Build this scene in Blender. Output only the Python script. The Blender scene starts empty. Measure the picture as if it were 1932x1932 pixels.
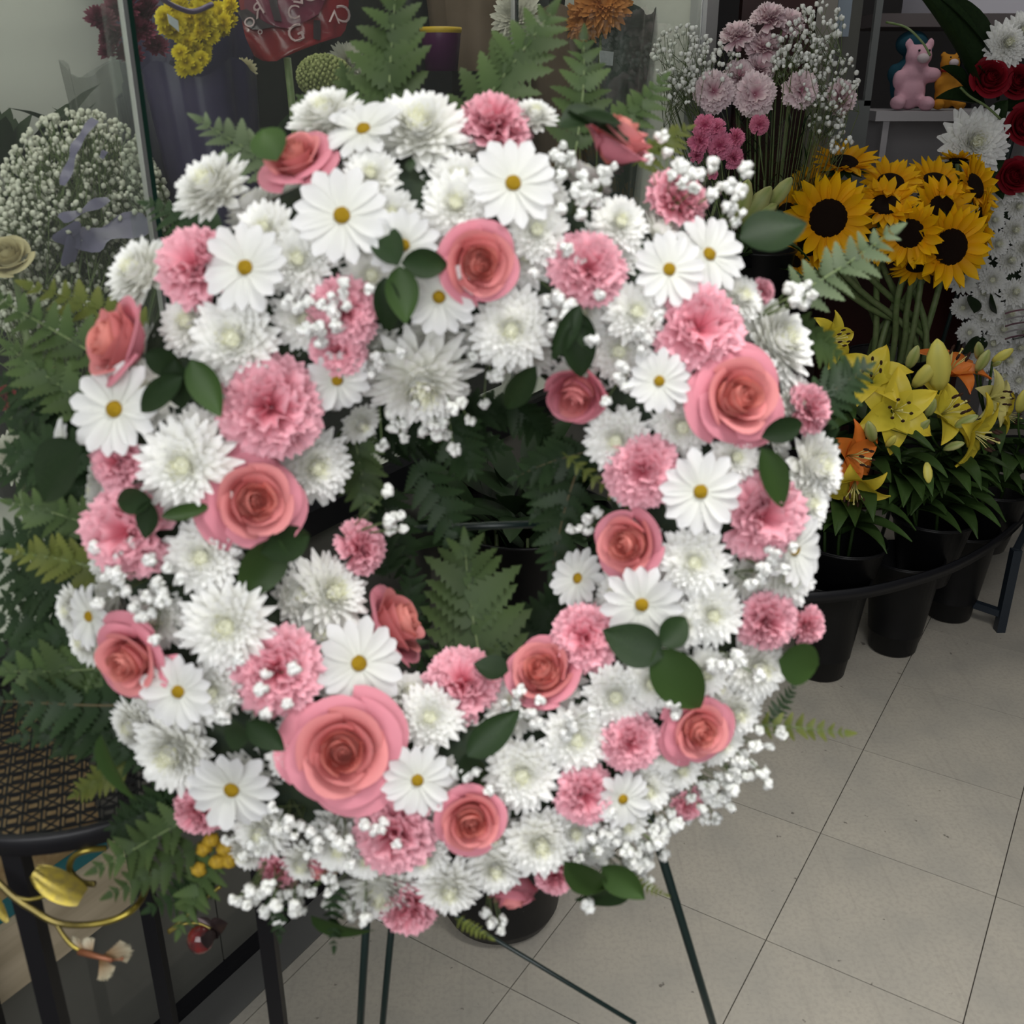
import bpy, math, random
from mathutils import Vector, Matrix, noise
R = math.radians
random.seed(7)

# ------------------------------------------------------------------ camera
scene = bpy.context.scene
CAM_H, PITCH, FPX = 1.306, R(23.0), 1932.0
cd = bpy.data.cameras.new('camera')
cd.sensor_width = 36.0
cd.lens = 36.0 * FPX / 1932.0
cd.clip_start = 0.02
cd.clip_end = 60
cd.dof.use_dof = True
cd.dof.focus_distance = 2.3
cd.dof.aperture_fstop = 8.0
cam = bpy.data.objects.new('camera', cd)
cam.location = (0, 0, CAM_H)
cam.rotation_euler = (R(90) - PITCH, 0, 0)
scene.collection.objects.link(cam)
scene.camera = cam

# ------------------------------------------------------------------ world, lights, exposure
w = bpy.data.worlds.new('shop_light')
w.use_nodes = True
w.node_tree.nodes['Background'].inputs[0].default_value = (0.98, 0.99, 1.0, 1)
w.node_tree.nodes['Background'].inputs[1].default_value = 0.09
scene.world = w

def area(name, loc, target, sx, sy, power, col):
    ld = bpy.data.lights.new(name, 'AREA')
    ld.shape = 'RECTANGLE'
    ld.size, ld.size_y, ld.energy, ld.color = sx, sy, power, col
    o = bpy.data.objects.new(name, ld)
    o.location = loc
    o.rotation_euler = (Vector(target) - Vector(loc)).to_track_quat('-Z', 'Y').to_euler()
    scene.collection.objects.link(o)
    return o
area('front_fill_light', (-0.30, -1.0, 1.62), (0.0, 0.85, 0.9), 2.0, 1.5, 29, (0.98, 0.99, 1.0))  # added fill, unseen behind the camera, to light the wreath evenly
area('ceiling_light', (0.75, 0.25, 2.55), (0.80, 0.60, 0), 1.2, 0.4, 11, (1.0, 0.98, 0.95)).data.spread = R(95)
area('ceiling_light', (1.3, 3.0, 2.75), (1.3, 2.9, 0), 1.2, 0.3, 4.5, (1.0, 0.97, 0.92))

vs = scene.view_settings
vs.view_transform = 'Standard'
vs.look = 'None'
vs.exposure = 0.38
vs.gamma = 1.0
vs.use_curve_mapping = False
scene.cycles.use_denoising = True
scene.cycles.transparent_max_bounces = 12
scene.cycles.max_bounces = 6
scene.cycles.diffuse_bounces = 3
scene.cycles.glossy_bounces = 3
scene.cycles.use_adaptive_sampling = True
scene.cycles.adaptive_threshold = 0.06
scene.cycles.adaptive_min_samples = 16

# ------------------------------------------------------------------ helpers
COL = scene.collection
CP, SP = math.cos(PITCH), math.sin(PITCH)
CAMP = Vector((0, 0, CAM_H))
FWD = Vector((0, CP, -SP))
UPC = Vector((0, SP, CP))
TOCAM = -FWD

def ray(px, py):
    x = (px - 966) / FPX
    y = -(py - 966) / FPX
    return Vector((x, CP + y * SP, -SP + y * CP))
def P(px, py, d):                      # point at camera depth d
    return CAMP + ray(px, py) * d
def PY(px, py, y):                     # point at world distance y
    r = ray(px, py)
    return CAMP + r * (y / r.y)
def PZ(px, py, z):                     # point at world height z
    r = ray(px, py)
    return CAMP + r * ((z - CAM_H) / r.z)
def depth(p):
    return (p - CAMP).dot(FWD)

MW = {}
def link(o, parent, M):
    COL.objects.link(o)
    if parent is not None:
        o.parent = parent
        o.matrix_basis = MW[parent.as_pointer()].inverted() @ M
    else:
        o.matrix_basis = M
    MW[o.as_pointer()] = M
    return o
def obj(name, mesh, parent=None, M=None, kind=None):
    o = bpy.data.objects.new(name, mesh)
    link(o, parent, M if M is not None else Matrix.Identity(4))
    if kind: o['kind'] = kind
    return o
def tag(o, label, cat, group=None):
    o['label'] = label
    o['category'] = cat
    if group: o['group'] = group
    return o
def thing(name, label, cat, loc=(0, 0, 0), group=None):
    o = bpy.data.objects.new(name, None)
    o.empty_display_size = 0.02
    link(o, None, Matrix.Translation(Vector(loc)))
    return tag(o, label, cat, group)

def frame(loc, z, twist=0.0, xhint=None, scale=1.0):
    z = Vector(z).normalized()
    h = Vector(xhint) if xhint is not None else Vector((1, 0, 0))
    if abs(h.normalized().dot(z)) > 0.98: h = Vector((0, 0, 1))
    y = z.cross(h).normalized()
    x = y.cross(z).normalized()
    M = Matrix((x, y, z)).transposed().to_4x4()
    M = Matrix.Translation(Vector(loc)) @ M @ Matrix.Rotation(twist, 4, 'Z')
    if isinstance(scale, (tuple, list)):
        return M @ Matrix.Diagonal((scale[0], scale[1], scale[2], 1))
    return M @ Matrix.Scale(scale, 4)

class MB:
    def __init__(s):
        s.v, s.f, s.uv, s.mi, s.cur = [], [], [], [], 0
    def add(s, verts, faces, uvs=None, M=None):
        b = len(s.v)
        for i, p in enumerate(verts):
            q = Vector(p)
            s.v.append(M @ q if M is not None else q)
            s.uv.append(uvs[i] if uvs else (0.0, 0.0))
        for f in faces:
            s.f.append([b + k for k in f])
            s.mi.append(s.cur)
        return s
    def mesh(s, name, *mats, smooth=True):
        me = bpy.data.meshes.new(name)
        me.from_pydata([tuple(p) for p in s.v], [], s.f)
        ul = me.uv_layers.new(name='UVMap')
        li = [0] * len(me.loops)
        me.loops.foreach_get('vertex_index', li)
        flat = []
        for k in li: flat += s.uv[k]
        ul.data.foreach_set('uv', flat)
        for m in mats: me.materials.append(m)
        if len(mats) > 1: me.polygons.foreach_set('material_index', s.mi)
        me.polygons.foreach_set('use_smooth', [smooth] * len(me.polygons))
        me.update()
        return me
    def blade(s, L, W, nv=6, nu=2, shape=None, th0=0.0, bend=0.0, cup=0.0, ruf=0.0, rk=3.0, seed=0.0, saw=0.0, M=None, tw=0.0):
        """leaf or petal: base at the origin, along +X, rising with th0, arching by bend"""
        vs_, uv, fs = [], [], []
        x = z = 0.0
        px = 0.0
        for i in range(nv + 1):
            v = i / nv
            th = th0 + bend * v
            ds = L / nv if i else 0
            x += ds * math.cos(th0 + bend * (v - 0.5 / nv))
            z += ds * math.sin(th0 + bend * (v - 0.5 / nv))
            wd = W * shape(v)
            for j in range(nu + 1):
                u = -1 + 2 * j / nu
                off = cup * wd * u * u + ruf * v * v * math.sin(rk * u * 2 + seed + 2.2 * v) + ruf * 0.6 * v * math.sin(rk * 1.7 * u - seed * 1.3)
                lx = saw * v * v * v * (1 if j % 2 else -1) - 0.12 * L * v * v * u * u * (1 if saw else 0)
                yy = wd * u
                a = tw * v
                dy, dn = yy * math.cos(a) - off * math.sin(a), yy * math.sin(a) + off * math.cos(a)
                vs_.append((x + lx * math.cos(th) - dn * math.sin(th), dy, z + lx * math.sin(th) + dn * math.cos(th)))
                uv.append(((u + 1) / 2, v))
        n = nu + 1
        for i in range(nv):
            for j in range(nu):
                fs.append((i * n + j, i * n + j + 1, (i + 1) * n + j + 1, (i + 1) * n + j))
        return s.add(vs_, fs, uv, M)
    def tube(s, pts, r, seg=6, r2=None, M=None, cap=True):
        pts = [Vector(p) for p in pts]
        vs_, uv, fs = [], [], []
        n = len(pts)
        prev = None
        for i, p in enumerate(pts):
            t = (pts[min(i + 1, n - 1)] - pts[max(i - 1, 0)]).normalized()
            if prev is None:
                a = t.orthogonal().normalized()
            else:
                a = (prev - t * prev.dot(t)).normalized()
            prev = a
            b = t.cross(a)
            f = i / max(1, n - 1)
            rr = r if r2 is None else r + (r2 - r) * f
            for k in range(seg):
                an = 2 * math.pi * k / seg
                vs_.append(p + (a * math.cos(an) + b * math.sin(an)) * rr)
                uv.append((k / seg, f))
        for i in range(n - 1):
            for k in range(seg):
                k2 = (k + 1) % seg
                fs.append((i * seg + k, i * seg + k2, (i + 1) * seg + k2, (i + 1) * seg + k))
        if cap:
            fs.append(tuple(range(seg))[::-1])
            fs.append(tuple((n - 1) * seg + k for k in range(seg)))
        return s.add(vs_, fs, uv, M)
    def lathe(s, prof, seg=32, M=None, a0=0.0, a1=2 * math.pi):
        full = abs(a1 - a0 - 2 * math.pi) < 1e-6
        n = seg if full else seg + 1
        vs_, uv, fs = [], [], []
        for i, (r, z) in enumerate(prof):
            for k in range(n):
                an = a0 + (a1 - a0) * k / seg
                vs_.append((r * math.cos(an), r * math.sin(an), z))
                uv.append((k / seg, i / (len(prof) - 1)))
        for i in range(len(prof) - 1):
            for k in range(seg):
                k2 = (k + 1) % n
                fs.append((i * n + k, i * n + k2, (i + 1) * n + k2, (i + 1) * n + k))
        return s.add(vs_, fs, uv, M)
    def box(s, c, d, M=None):
        x, y, z = c
        a, b, e = d[0] / 2, d[1] / 2, d[2] / 2
        vs_ = [(x + i * a, y + j * b, z + k * e) for i in (-1, 1) for j in (-1, 1) for k in (-1, 1)]
        fs = [(0, 1, 3, 2), (4, 6, 7, 5), (0, 4, 5, 1), (2, 3, 7, 6), (0, 2, 6, 4), (1, 5, 7, 3)]
        return s.add(vs_, fs, [(0.5, 0.5)] * 8, M)
    def bar(s, a, b, wx, wy, up=(0, 0, 1)):
        a, b = Vector(a), Vector(b)
        t = (b - a)
        M = frame((a + b) / 2, t, 0, up)
        return s.box((0, 0, 0), (wx, wy, t.length), M)
    def ball(s, c, r, nu=10, nv=6, M=None, sc=(1, 1, 1), bump=0.0, seed=0):
        vs_, uv, fs = [], [], []
        for i in range(nv + 1):
            th = math.pi * i / nv
            for j in range(nu):
                ph = 2 * math.pi * j / nu
                d = Vector((math.sin(th) * math.cos(ph), math.sin(th) * math.sin(ph), math.cos(th)))
                k = 1 + (bump * noise.noise(d * 2.5 + Vector((seed, seed * 1.7, 0))) if bump else 0)
                vs_.append((c[0] + d.x * r * k * sc[0], c[1] + d.y * r * k * sc[1], c[2] + d.z * r * k * sc[2]))
                uv.append((j / nu, 1 - i / nv))
        for i in range(nv):
            for j in range(nu):
                j2 = (j + 1) % nu
                fs.append((i * nu + j, (i + 1) * nu + j, (i + 1) * nu + j2, i * nu + j2))
        return s.add(vs_, fs, uv, M)

# ------------------------------------------------------------------ materials
def mat(name, col, rough=0.5, col2=None, var=0.0, nz=None, metal=0.0, trans=0.0, spec=0.4, bump=None, pw=1.0, coords='Object', coat=0.0):
    m = bpy.data.materials.new(name)
    m.use_nodes = True
    nt = m.node_tree
    N, Lk = nt.nodes, nt.links
    b = N['Principled BSDF']
    b.inputs['Roughness'].default_value = rough
    b.inputs['Metallic'].default_value = metal
    b.inputs['Specular IOR Level'].default_value = spec
    b.inputs['Coat Weight'].default_value = coat
    def rgb(c):
        n = N.new('ShaderNodeRGB')
        n.outputs[0].default_value = (*c, 1)
        return n.outputs[0]
    c = rgb(col)
    if col2 is not None:
        uvn = N.new('ShaderNodeUVMap')
        sep = N.new('ShaderNodeSeparateXYZ')
        Lk.new(uvn.outputs[0], sep.inputs[0])
        p = N.new('ShaderNodeMath')
        p.operation = 'POWER'
        Lk.new(sep.outputs[1], p.inputs[0])
        p.inputs[1].default_value = pw
        mx = N.new('ShaderNodeMix')
        mx.data_type = 'RGBA'
        Lk.new(p.outputs[0], mx.inputs[0])
        Lk.new(c, mx.inputs[6])
        mx.inputs[7].default_value = (*col2, 1)
        c = mx.outputs[2]
    if nz is not None:
        tc = N.new('ShaderNodeTexCoord')
        t = N.new('ShaderNodeTexNoise')
        t.inputs['Scale'].default_value = nz[0]
        t.inputs['Detail'].default_value = 5
        Lk.new(tc.outputs[coords], t.inputs['Vector'])
        rmp = N.new('ShaderNodeMapRange')
        rmp.inputs[1].default_value, rmp.inputs[2].default_value = 0.35, 0.65
        Lk.new(t.outputs[0], rmp.inputs[0])
        mx = N.new('ShaderNodeMix')
        mx.data_type = 'RGBA'
        Lk.new(rmp.outputs[0], mx.inputs[0])
        Lk.new(c, mx.inputs[6])
        mx.inputs[7].default_value = (*nz[1], 1)
        c = mx.outputs[2]
    if var:
        oi = N.new('ShaderNodeObjectInfo')
        mr = N.new('ShaderNodeMapRange')
        mr.inputs[3].default_value, mr.inputs[4].default_value = 1 - var, 1 + var
        Lk.new(oi.outputs['Random'], mr.inputs[0])
        hv = N.new('ShaderNodeHueSaturation')
        Lk.new(mr.outputs[0], hv.inputs['Value'])
        Lk.new(c, hv.inputs['Color'])
        c = hv.outputs[0]
    Lk.new(c, b.inputs['Base Color'])
    if bump is not None:
        tc = N.new('ShaderNodeTexCoord')
        t = N.new('ShaderNodeTexNoise')
        t.inputs['Scale'].default_value = bump[0]
        Lk.new(tc.outputs[coords], t.inputs['Vector'])
        bp = N.new('ShaderNodeBump')
        bp.inputs['Strength'].default_value = bump[1]
        bp.inputs['Distance'].default_value = 0.002
        Lk.new(t.outputs[0], bp.inputs['Height'])
        Lk.new(bp.outputs[0], b.inputs['Normal'])
    if trans:
        tr = N.new('ShaderNodeBsdfTranslucent')
        Lk.new(c, tr.inputs[0])
        ms = N.new('ShaderNodeMixShader')
        ms.inputs[0].default_value = trans
        Lk.new(b.outputs[0], ms.inputs[1])
        Lk.new(tr.outputs[0], ms.inputs[2])
        Lk.new(ms.outputs[0], N['Material Output'].inputs[0])
    return m
def clear_mat(name, tint, gl, rough=0.03, haze=None):
    m = bpy.data.materials.new(name)
    m.use_nodes = True
    N, Lk = m.node_tree.nodes, m.node_tree.links
    N.remove(N['Principled BSDF'])
    t = N.new('ShaderNodeBsdfTransparent')
    t.inputs[0].default_value = (*tint, 1)
    g = N.new('ShaderNodeBsdfGlossy')
    g.inputs['Roughness'].default_value = rough
    lw = N.new('ShaderNodeFresnel')
    lw.inputs[0].default_value = 1.45
    mu = N.new('ShaderNodeMath')
    mu.operation = 'MULTIPLY'
    mu.inputs[1].default_value = gl
    geo = N.new('ShaderNodeNewGeometry')
    inv = N.new('ShaderNodeMath')
    inv.operation = 'SUBTRACT'
    inv.inputs[0].default_value = 1.0
    Lk.new(geo.outputs['Backfacing'], inv.inputs[1])
    m0 = N.new('ShaderNodeMath')
    m0.operation = 'MULTIPLY'
    Lk.new(lw.outputs[0], m0.inputs[0])
    Lk.new(inv.outputs[0], m0.inputs[1])
    Lk.new(m0.outputs[0], mu.inputs[0])
    ms = N.new('ShaderNodeMixShader')
    Lk.new(mu.outputs[0], ms.inputs[0])
    Lk.new(t.outputs[0], ms.inputs[1])
    Lk.new(g.outputs[0], ms.inputs[2])
    out = ms.outputs[0]
    if haze:
        d = N.new('ShaderNodeBsdfDiffuse')
        d.inputs[0].default_value = (*haze[1], 1)
        m2 = N.new('ShaderNodeMixShader')
        m2.inputs[0].default_value = haze[0]
        Lk.new(out, m2.inputs[1])
        Lk.new(d.outputs[0], m2.inputs[2])
        out = m2.outputs[0]
    Lk.new(out, N['Material Output'].inputs[0])
    return m

ROSE_IN = mat('rose_coral', (0.64, 0.17, 0.14), 0.55, (0.76, 0.30, 0.26), var=0.08, trans=0.25, spec=0.2)
ROSE_MID = mat('rose_salmon', (0.60, 0.155, 0.155), 0.55, (0.74, 0.285, 0.285), var=0.08, trans=0.25, spec=0.2)
ROSE_OUT = mat('rose_pink', (0.58, 0.17, 0.22), 0.55, (0.70, 0.27, 0.33), var=0.08, trans=0.25, spec=0.2)
CARN = mat('carnation_pink', (0.74, 0.18, 0.245), 0.6, (0.88, 0.49, 0.56), var=0.07, trans=0.25, spec=0.15, pw=1.6)
CARN2 = mat('carnation_hot_pink', (0.62, 0.10, 0.24), 0.6, (0.80, 0.28, 0.42), var=0.08, trans=0.2, spec=0.15)
CARN3 = mat('carnation_variegated', (0.52, 0.16, 0.25), 0.6, (0.88, 0.74, 0.76), var=0.05, trans=0.2, spec=0.15, pw=0.8)
WHITE = mat('petal_white', (0.78, 0.79, 0.72), 0.55, (0.80, 0.80, 0.81), var=0.03, trans=0.35, spec=0.2)
CREAM = mat('petal_cream', (0.88, 0.88, 0.76), 0.55, (0.93, 0.93, 0.92), var=0.03, trans=0.35, spec=0.2)
MUMC = mat('mum_centre', (0.82, 0.82, 0.52), 0.6, (0.89, 0.89, 0.78), trans=0.2, spec=0.15)
GYP = mat('gypsophila', (0.78, 0.80, 0.72), 0.6, (0.93, 0.93, 0.92), trans=0.25, spec=0.1)
GYPD = mat('gypsophila_dried', (0.66, 0.66, 0.55), 0.7, (0.75, 0.75, 0.64), trans=0.2, spec=0.1)
DISC = mat('daisy_disc', (0.48, 0.27, 0.015), 0.7, nz=(900, (0.70, 0.46, 0.03)), bump=(1400, 0.8), spec=0.1)
LEAF = mat('leaf_dark', (0.012, 0.026, 0.008), 0.52, (0.019, 0.040, 0.011), var=0.25, nz=(35, (0.011, 0.024, 0.008)), trans=0.08, spec=0.22)
LEAF2 = mat('leaf_mid', (0.026, 0.052, 0.014), 0.45, (0.040, 0.078, 0.019), var=0.25, trans=0.12, spec=0.2)
FERN = mat('fern_green', (0.036, 0.062, 0.020), 0.5, (0.064, 0.098, 0.032), var=0.25, trans=0.15, spec=0.2)
FERND = mat('fern_dark', (0.014, 0.030, 0.011), 0.5, (0.024, 0.046, 0.017), var=0.25, trans=0.1, spec=0.2)
FERNL = mat('fern_olive', (0.085, 0.108, 0.022), 0.5, (0.14, 0.155, 0.036), var=0.2, trans=0.2, spec=0.2)
FERNP = mat('fern_pale', (0.07, 0.10, 0.048), 0.5, (0.14, 0.18, 0.10), var=0.2, trans=0.15, spec=0.2)
STEM = mat('stem_green', (0.10, 0.15, 0.05), 0.5, nz=(60, (0.15, 0.19, 0.08)), var=0.15)
STEMD = mat('stem_brown', (0.09, 0.07, 0.03), 0.6, var=0.2)
FOAM = mat('floral_foam', (0.012, 0.022, 0.012), 0.9, nz=(90, (0.02, 0.032, 0.014)))
BLACKP = mat('black_plastic', (0.005, 0.005, 0.0055), 0.40, nz=(12, (0.007, 0.007, 0.008)), spec=0.22)
BLACKM = mat('black_metal', (0.008, 0.008, 0.010), 0.42, spec=0.35)
NAVYM = mat('blue_black_metal', (0.012, 0.018, 0.026), 0.4, spec=0.5)
EASELM = mat('green_black_wire', (0.008, 0.020, 0.018), 0.35, spec=0.6)
GOLD = mat('gold_paint', (0.42, 0.33, 0.05), 0.32, nz=(18, (0.16, 0.13, 0.05)), metal=0.75)
SUNP = mat('sunflower_petal', (0.76, 0.32, 0.004), 0.55, (0.90, 0.54, 0.008), var=0.12, trans=0.25, spec=0.15)
SUND = mat('sunflower_disc', (0.010, 0.006, 0.005), 0.8, nz=(300, (0.03, 0.016, 0.010)), bump=(700, 1.0), spec=0.1)
LILY = mat('lily_yellow', (0.62, 0.55, 0.05), 0.4, (0.86, 0.66, 0.06), var=0.08, trans=0.25)
LILYP = mat('lily_pale', (0.70, 0.66, 0.22), 0.4, (0.84, 0.76, 0.30), var=0.08, trans=0.25)
LILYO = mat('lily_orange', (0.80, 0.26, 0.04), 0.4, (0.82, 0.20, 0.03), var=0.08, trans=0.25)
BUD = mat('bud_green', (0.22, 0.27, 0.07), 0.45, (0.40, 0.40, 0.16), var=0.15)
BUDY = mat('bud_yellow', (0.50, 0.47, 0.10), 0.45, (0.66, 0.58, 0.12), var=0.12)
ANTH = mat('anther_brown', (0.035, 0.012, 0.006), 0.8)
REDR = mat('rose_red', (0.09, 0.003, 0.008), 0.6, (0.20, 0.006, 0.014), var=0.15, trans=0.1, spec=0.15)
TILE = mat('vinyl_tile', (0.375, 0.345, 0.292), 0.42, nz=(7, (0.315, 0.296, 0.258)), var=0.05, spec=0.3, coords='Object')
GROUT = mat('tile_joint', (0.07, 0.06, 0.05), 0.8)
def streaks(m, sc, amt, col):
    nt = m.node_tree; N, Lk = nt.nodes, nt.links
    b = N['Principled BSDF']
    src = b.inputs['Base Color'].links[0].from_socket
    tc = N.new('ShaderNodeTexCoord'); geo = N.new('ShaderNodeNewGeometry')
    for rz, s in ((0.5, sc), (1.7, sc * 1.3), (2.6, sc * 0.8)):
        mp = N.new('ShaderNodeMapping')
        mp.inputs['Rotation'].default_value = (0, 0, rz)
        mp.inputs['Scale'].default_value = (s, s * 0.06, 1)
        Lk.new(geo.outputs['Position'], mp.inputs[0])
        t = N.new('ShaderNodeTexNoise'); t.inputs['Scale'].default_value = 1.0; t.inputs['Detail'].default_value = 3
        Lk.new(mp.outputs[0], t.inputs['Vector'])
        rm = N.new('ShaderNodeMapRange')
        rm.inputs[1].default_value, rm.inputs[2].default_value, rm.inputs[3].default_value, rm.inputs[4].default_value = 0.60, 0.72, 0.0, amt
        Lk.new(t.outputs[0], rm.inputs[0])
        mx = N.new('ShaderNodeMix'); mx.data_type = 'RGBA'
        Lk.new(rm.outputs[0], mx.inputs[0]); Lk.new(src, mx.inputs[6]); mx.inputs[7].default_value = (*col, 1)
        src = mx.outputs[2]
    Lk.new(src, b.inputs['Base Color'])
streaks(TILE, 60, 0.16, (0.20, 0.18, 0.155))
def speckle(m, sc, lo, hi, amt, col):
    nt = m.node_tree; N, Lk = nt.nodes, nt.links
    b = N['Principled BSDF']
    src = b.inputs['Base Color'].links[0].from_socket
    geo = N.new('ShaderNodeNewGeometry')
    t = N.new('ShaderNodeTexNoise'); t.inputs['Scale'].default_value = sc; t.inputs['Detail'].default_value = 4
    Lk.new(geo.outputs['Position'], t.inputs['Vector'])
    rm = N.new('ShaderNodeMapRange')
    rm.inputs[1].default_value, rm.inputs[2].default_value, rm.inputs[3].default_value, rm.inputs[4].default_value = lo, hi, 0.0, amt
    Lk.new(t.outputs[0], rm.inputs[0])
    mx = N.new('ShaderNodeMix'); mx.data_type = 'RGBA'
    Lk.new(rm.outputs[0], mx.inputs[0]); Lk.new(src, mx.inputs[6]); mx.inputs[7].default_value = (*col, 1)
    Lk.new(mx.outputs[2], b.inputs['Base Color'])
speckle(TILE, 130, 0.45, 0.65, 0.35, (0.25, 0.235, 0.205))
speckle(TILE, 45, 0.70, 0.74, 0.8, (0.08, 0.07, 0.06))

# ------------------------------------------------------------------ setting: floor of square tiles
TO = Vector((0.4175, 1.275, 0))
TU = Vector((0.530, 0.848, 0)).normalized()
TV = Vector((TU.y, -TU.x, 0))
b = MB()
b.box((0.8, 2.2, -0.02), (7.0, 7.0, 0.03))
floor = obj('floor', b.mesh('floor', GROUT, smooth=False), None, None, 'structure')
floor['label'] = 'grey-beige vinyl tile shop floor with fine dark joints'
b = MB()
b.box((0.1525, 0.1525, -0.0025), (0.3032, 0.3032, 0.005))
tile_me = b.mesh('tile', TILE, smooth=False)
for i in range(-7, 13):
    for j in range(-9, 8):
        c = TO + TU * (0.305 * (i + .5)) + TV * (0.305 * (j + .5))
        d = depth(c)
        if d < 0.6 or c.y > 5.2: continue
        px = 966 + 1932 * c.x / d
        py = 966 - 1932 * ((c - CAMP).dot(UPC)) / d
        if px < -350 or px > 2250 or py > 2350: continue
        k = random.randrange(4)
        M = Matrix.Translation(c) @ Matrix.Rotation(math.atan2(TU.y, TU.x) + k * math.pi / 2, 4, 'Z') @ Matrix.Translation((-.1525, -.1525, 0))
        obj('tile', tile_me, floor, M)

# ------------------------------------------------------------------ the glass flower cooler, set along the tile direction
G1 = Vector((-0.501, 1.131, 0))
CN = Vector((0.848, -0.530, 0)).normalized()
def C(s, dpt, z):                      # along the front, depth inside, height
    return G1 + TU * s - CN * dpt + Vector((0, 0, z))
def INC(px, py, dpt):                  # where the view ray meets a plane dpt inside the cooler
    r = ray(px, py)
    t = ((G1 - CN * dpt) - CAMP).dot(CN) / r.dot(CN)
    return CAMP + r * t
RC = Matrix((TU, -CN, (0, 0, 1))).transposed().to_4x4()
def cbox(b, s0, s1, d0, d1, z0, z1):
    b.box(((s0 + s1) / 2, (d0 + d1) / 2, (z0 + z1) / 2), (s1 - s0, d1 - d0, z1 - z0), Matrix.Translation(G1) @ RC)
GREYIN = mat('cooler_lining', (0.66, 0.66, 0.60), 0.5, nz=(3, (0.58, 0.58, 0.53)))
PANELG = mat('dark_gloss_panel', (0.125, 0.125, 0.110), 0.08, nz=(6, (0.105, 0.105, 0.092)), spec=0.6)
ALU = mat('brushed_aluminium', (0.55, 0.56, 0.55), 0.3, metal=0.8)
GLASS = clear_mat('cooler_glass', (0.93, 0.95, 0.93), 1.0, 0.02, haze=(0.035, (0.6, 0.62, 0.58)))
GEDGE = mat('glass_edge_green', (0.01, 0.03, 0.022), 0.2)
WALLP = mat('painted_post', (0.42, 0.42, 0.41), 0.5, nz=(5, (0.36, 0.36, 0.36)))
cooler = thing('flower_cooler', 'tall glass-fronted flower cooler with sliding doors and dark lower panel', 'cooler', C(0.5, 0.3, 0))
S0, S1 = -1.0, 1.837
b = MB(); cbox(b, S0, S1, 0.60, 0.63, 0, 2.1); obj('back_panel', b.mesh('back_panel', GREYIN, smooth=False), cooler)
b = MB(); cbox(b, S1 - 0.02, S1 + 0.01, 0.0, 0.6, 0, 2.1); obj('side_panel', b.mesh('side_panel', GREYIN, smooth=False), cooler)
b = MB(); cbox(b, S0, S1 - .02, 0.02, 0.6, 0.66, 0.70); obj('deck', b.mesh('deck', GREYIN, smooth=False), cooler)
b = MB(); cbox(b, S0, S1, 0.0, 0.63, 2.1, 2.16); obj('top_panel', b.mesh('top_panel', GREYIN, smooth=False), cooler)
for a0, a1 in ((S0, 0.092), (0.095, 0.86), (0.865, S1)):
    b = MB(); cbox(b, a0, a1, 0.004, 0.02, 0.022, 0.66); obj('lower_panel', b.mesh('lower_panel', PANELG, smooth=False), cooler)
b = MB(); cbox(b, S0, S1, -0.012, 0.02, 0.0, 0.022); obj('base_rail', b.mesh('base_rail', BLACKM, smooth=False), cooler)
STRIPG = mat('floor_strip', (0.10, 0.10, 0.095), 0.4)  # flat darker grey strip on the floor along the cooler front
b = MB(); cbox(b, S0, S1, -0.075, -0.0125, 0.0005, 0.003); obj('floor_strip', b.mesh('floor_strip', STRIPG, smooth=False), cooler)
b = MB(); cbox(b, S0, S1, -0.01, 0.03, 0.66, 0.70); obj('door_track', b.mesh('door_track', BLACKM, smooth=False), cooler)
for a0, a1, dd in ((S0, 0.144, 0.0), (0.13, 0.985, 0.018), (0.97, S1 - .06, 0.0)):
    b = MB(); cbox(b, a0, a1, dd, dd + 0.006, 0.70, 2.1); pn = obj('glass_door', b.mesh('glass_door', GLASS, smooth=False), cooler)
    e = MB(); cbox(e, a1 - 0.004, a1 + 0.002, dd - 0.001, dd + 0.007, 0.70, 2.1); obj('edge_strip', e.mesh('edge_strip', ALU, smooth=False), pn)
    e = MB(); cbox(e, a1 + 0.002, a1 + 0.009, dd - 0.001, dd + 0.007, 0.70, 2.1); obj('seal', e.mesh('seal', GEDGE, smooth=False), pn)
b = MB(); cbox(b, S1 - 0.06, S1 + 0.01, -0.012, 0.03, 0, 2.1); obj('corner_post', b.mesh('corner_post', WALLP, smooth=False), cooler)
ld = bpy.data.lights.new('cooler_lamp', 'AREA'); ld.shape = 'RECTANGLE'; ld.size, ld.size_y, ld.energy = 2.4, 0.06, 6.5; ld.color = (1, 0.98, 0.9)
lo = bpy.data.objects.new('cooler_lamp', ld); lo.location = C(0.4, 0.12, 2.08); lo.rotation_euler = (0, 0, math.atan2(TU.y, TU.x)); COL.objects.link(lo)

# bumper boards fixed to the cooler front
PINE = mat('pine_board', (0.56, 0.47, 0.33), 0.6, nz=(5, (0.40, 0.33, 0.22)))
N_ = PINE.node_tree.nodes
for n in N_:
    if n.type == 'TEX_NOISE':
        mp = N_.new('ShaderNodeMapping'); mp.inputs['Scale'].default_value = (0.5, 8, 8)
        src = n.inputs['Vector'].links[0].from_socket
        PINE.node_tree.links.new(src, mp.inputs[0]); PINE.node_tree.links.new(mp.outputs[0], n.inputs['Vector'])
OSB = mat('strand_board', (0.46, 0.34, 0.17), 0.7, nz=(55, (0.30, 0.20, 0.09)), bump=(60, 0.4))
TEAL = mat('teal_paint', (0.02, 0.14, 0.16), 0.5)
Mw = Matrix.Translation(G1) @ RC
b = MB(); b.box((0, 0, 0), (0.9, 0.038, 0.095))
o = obj('pine_board', b.mesh('pine_board', PINE, smooth=False), None, Mw @ Matrix.Translation((-0.515, -0.016, 0.3375)))
tag(o, 'pale pine board running along the cooler front behind the plant stand', 'board')
b = MB(); b.box((0, 0, 0), (0.9, 0.018, 0.235))
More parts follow.
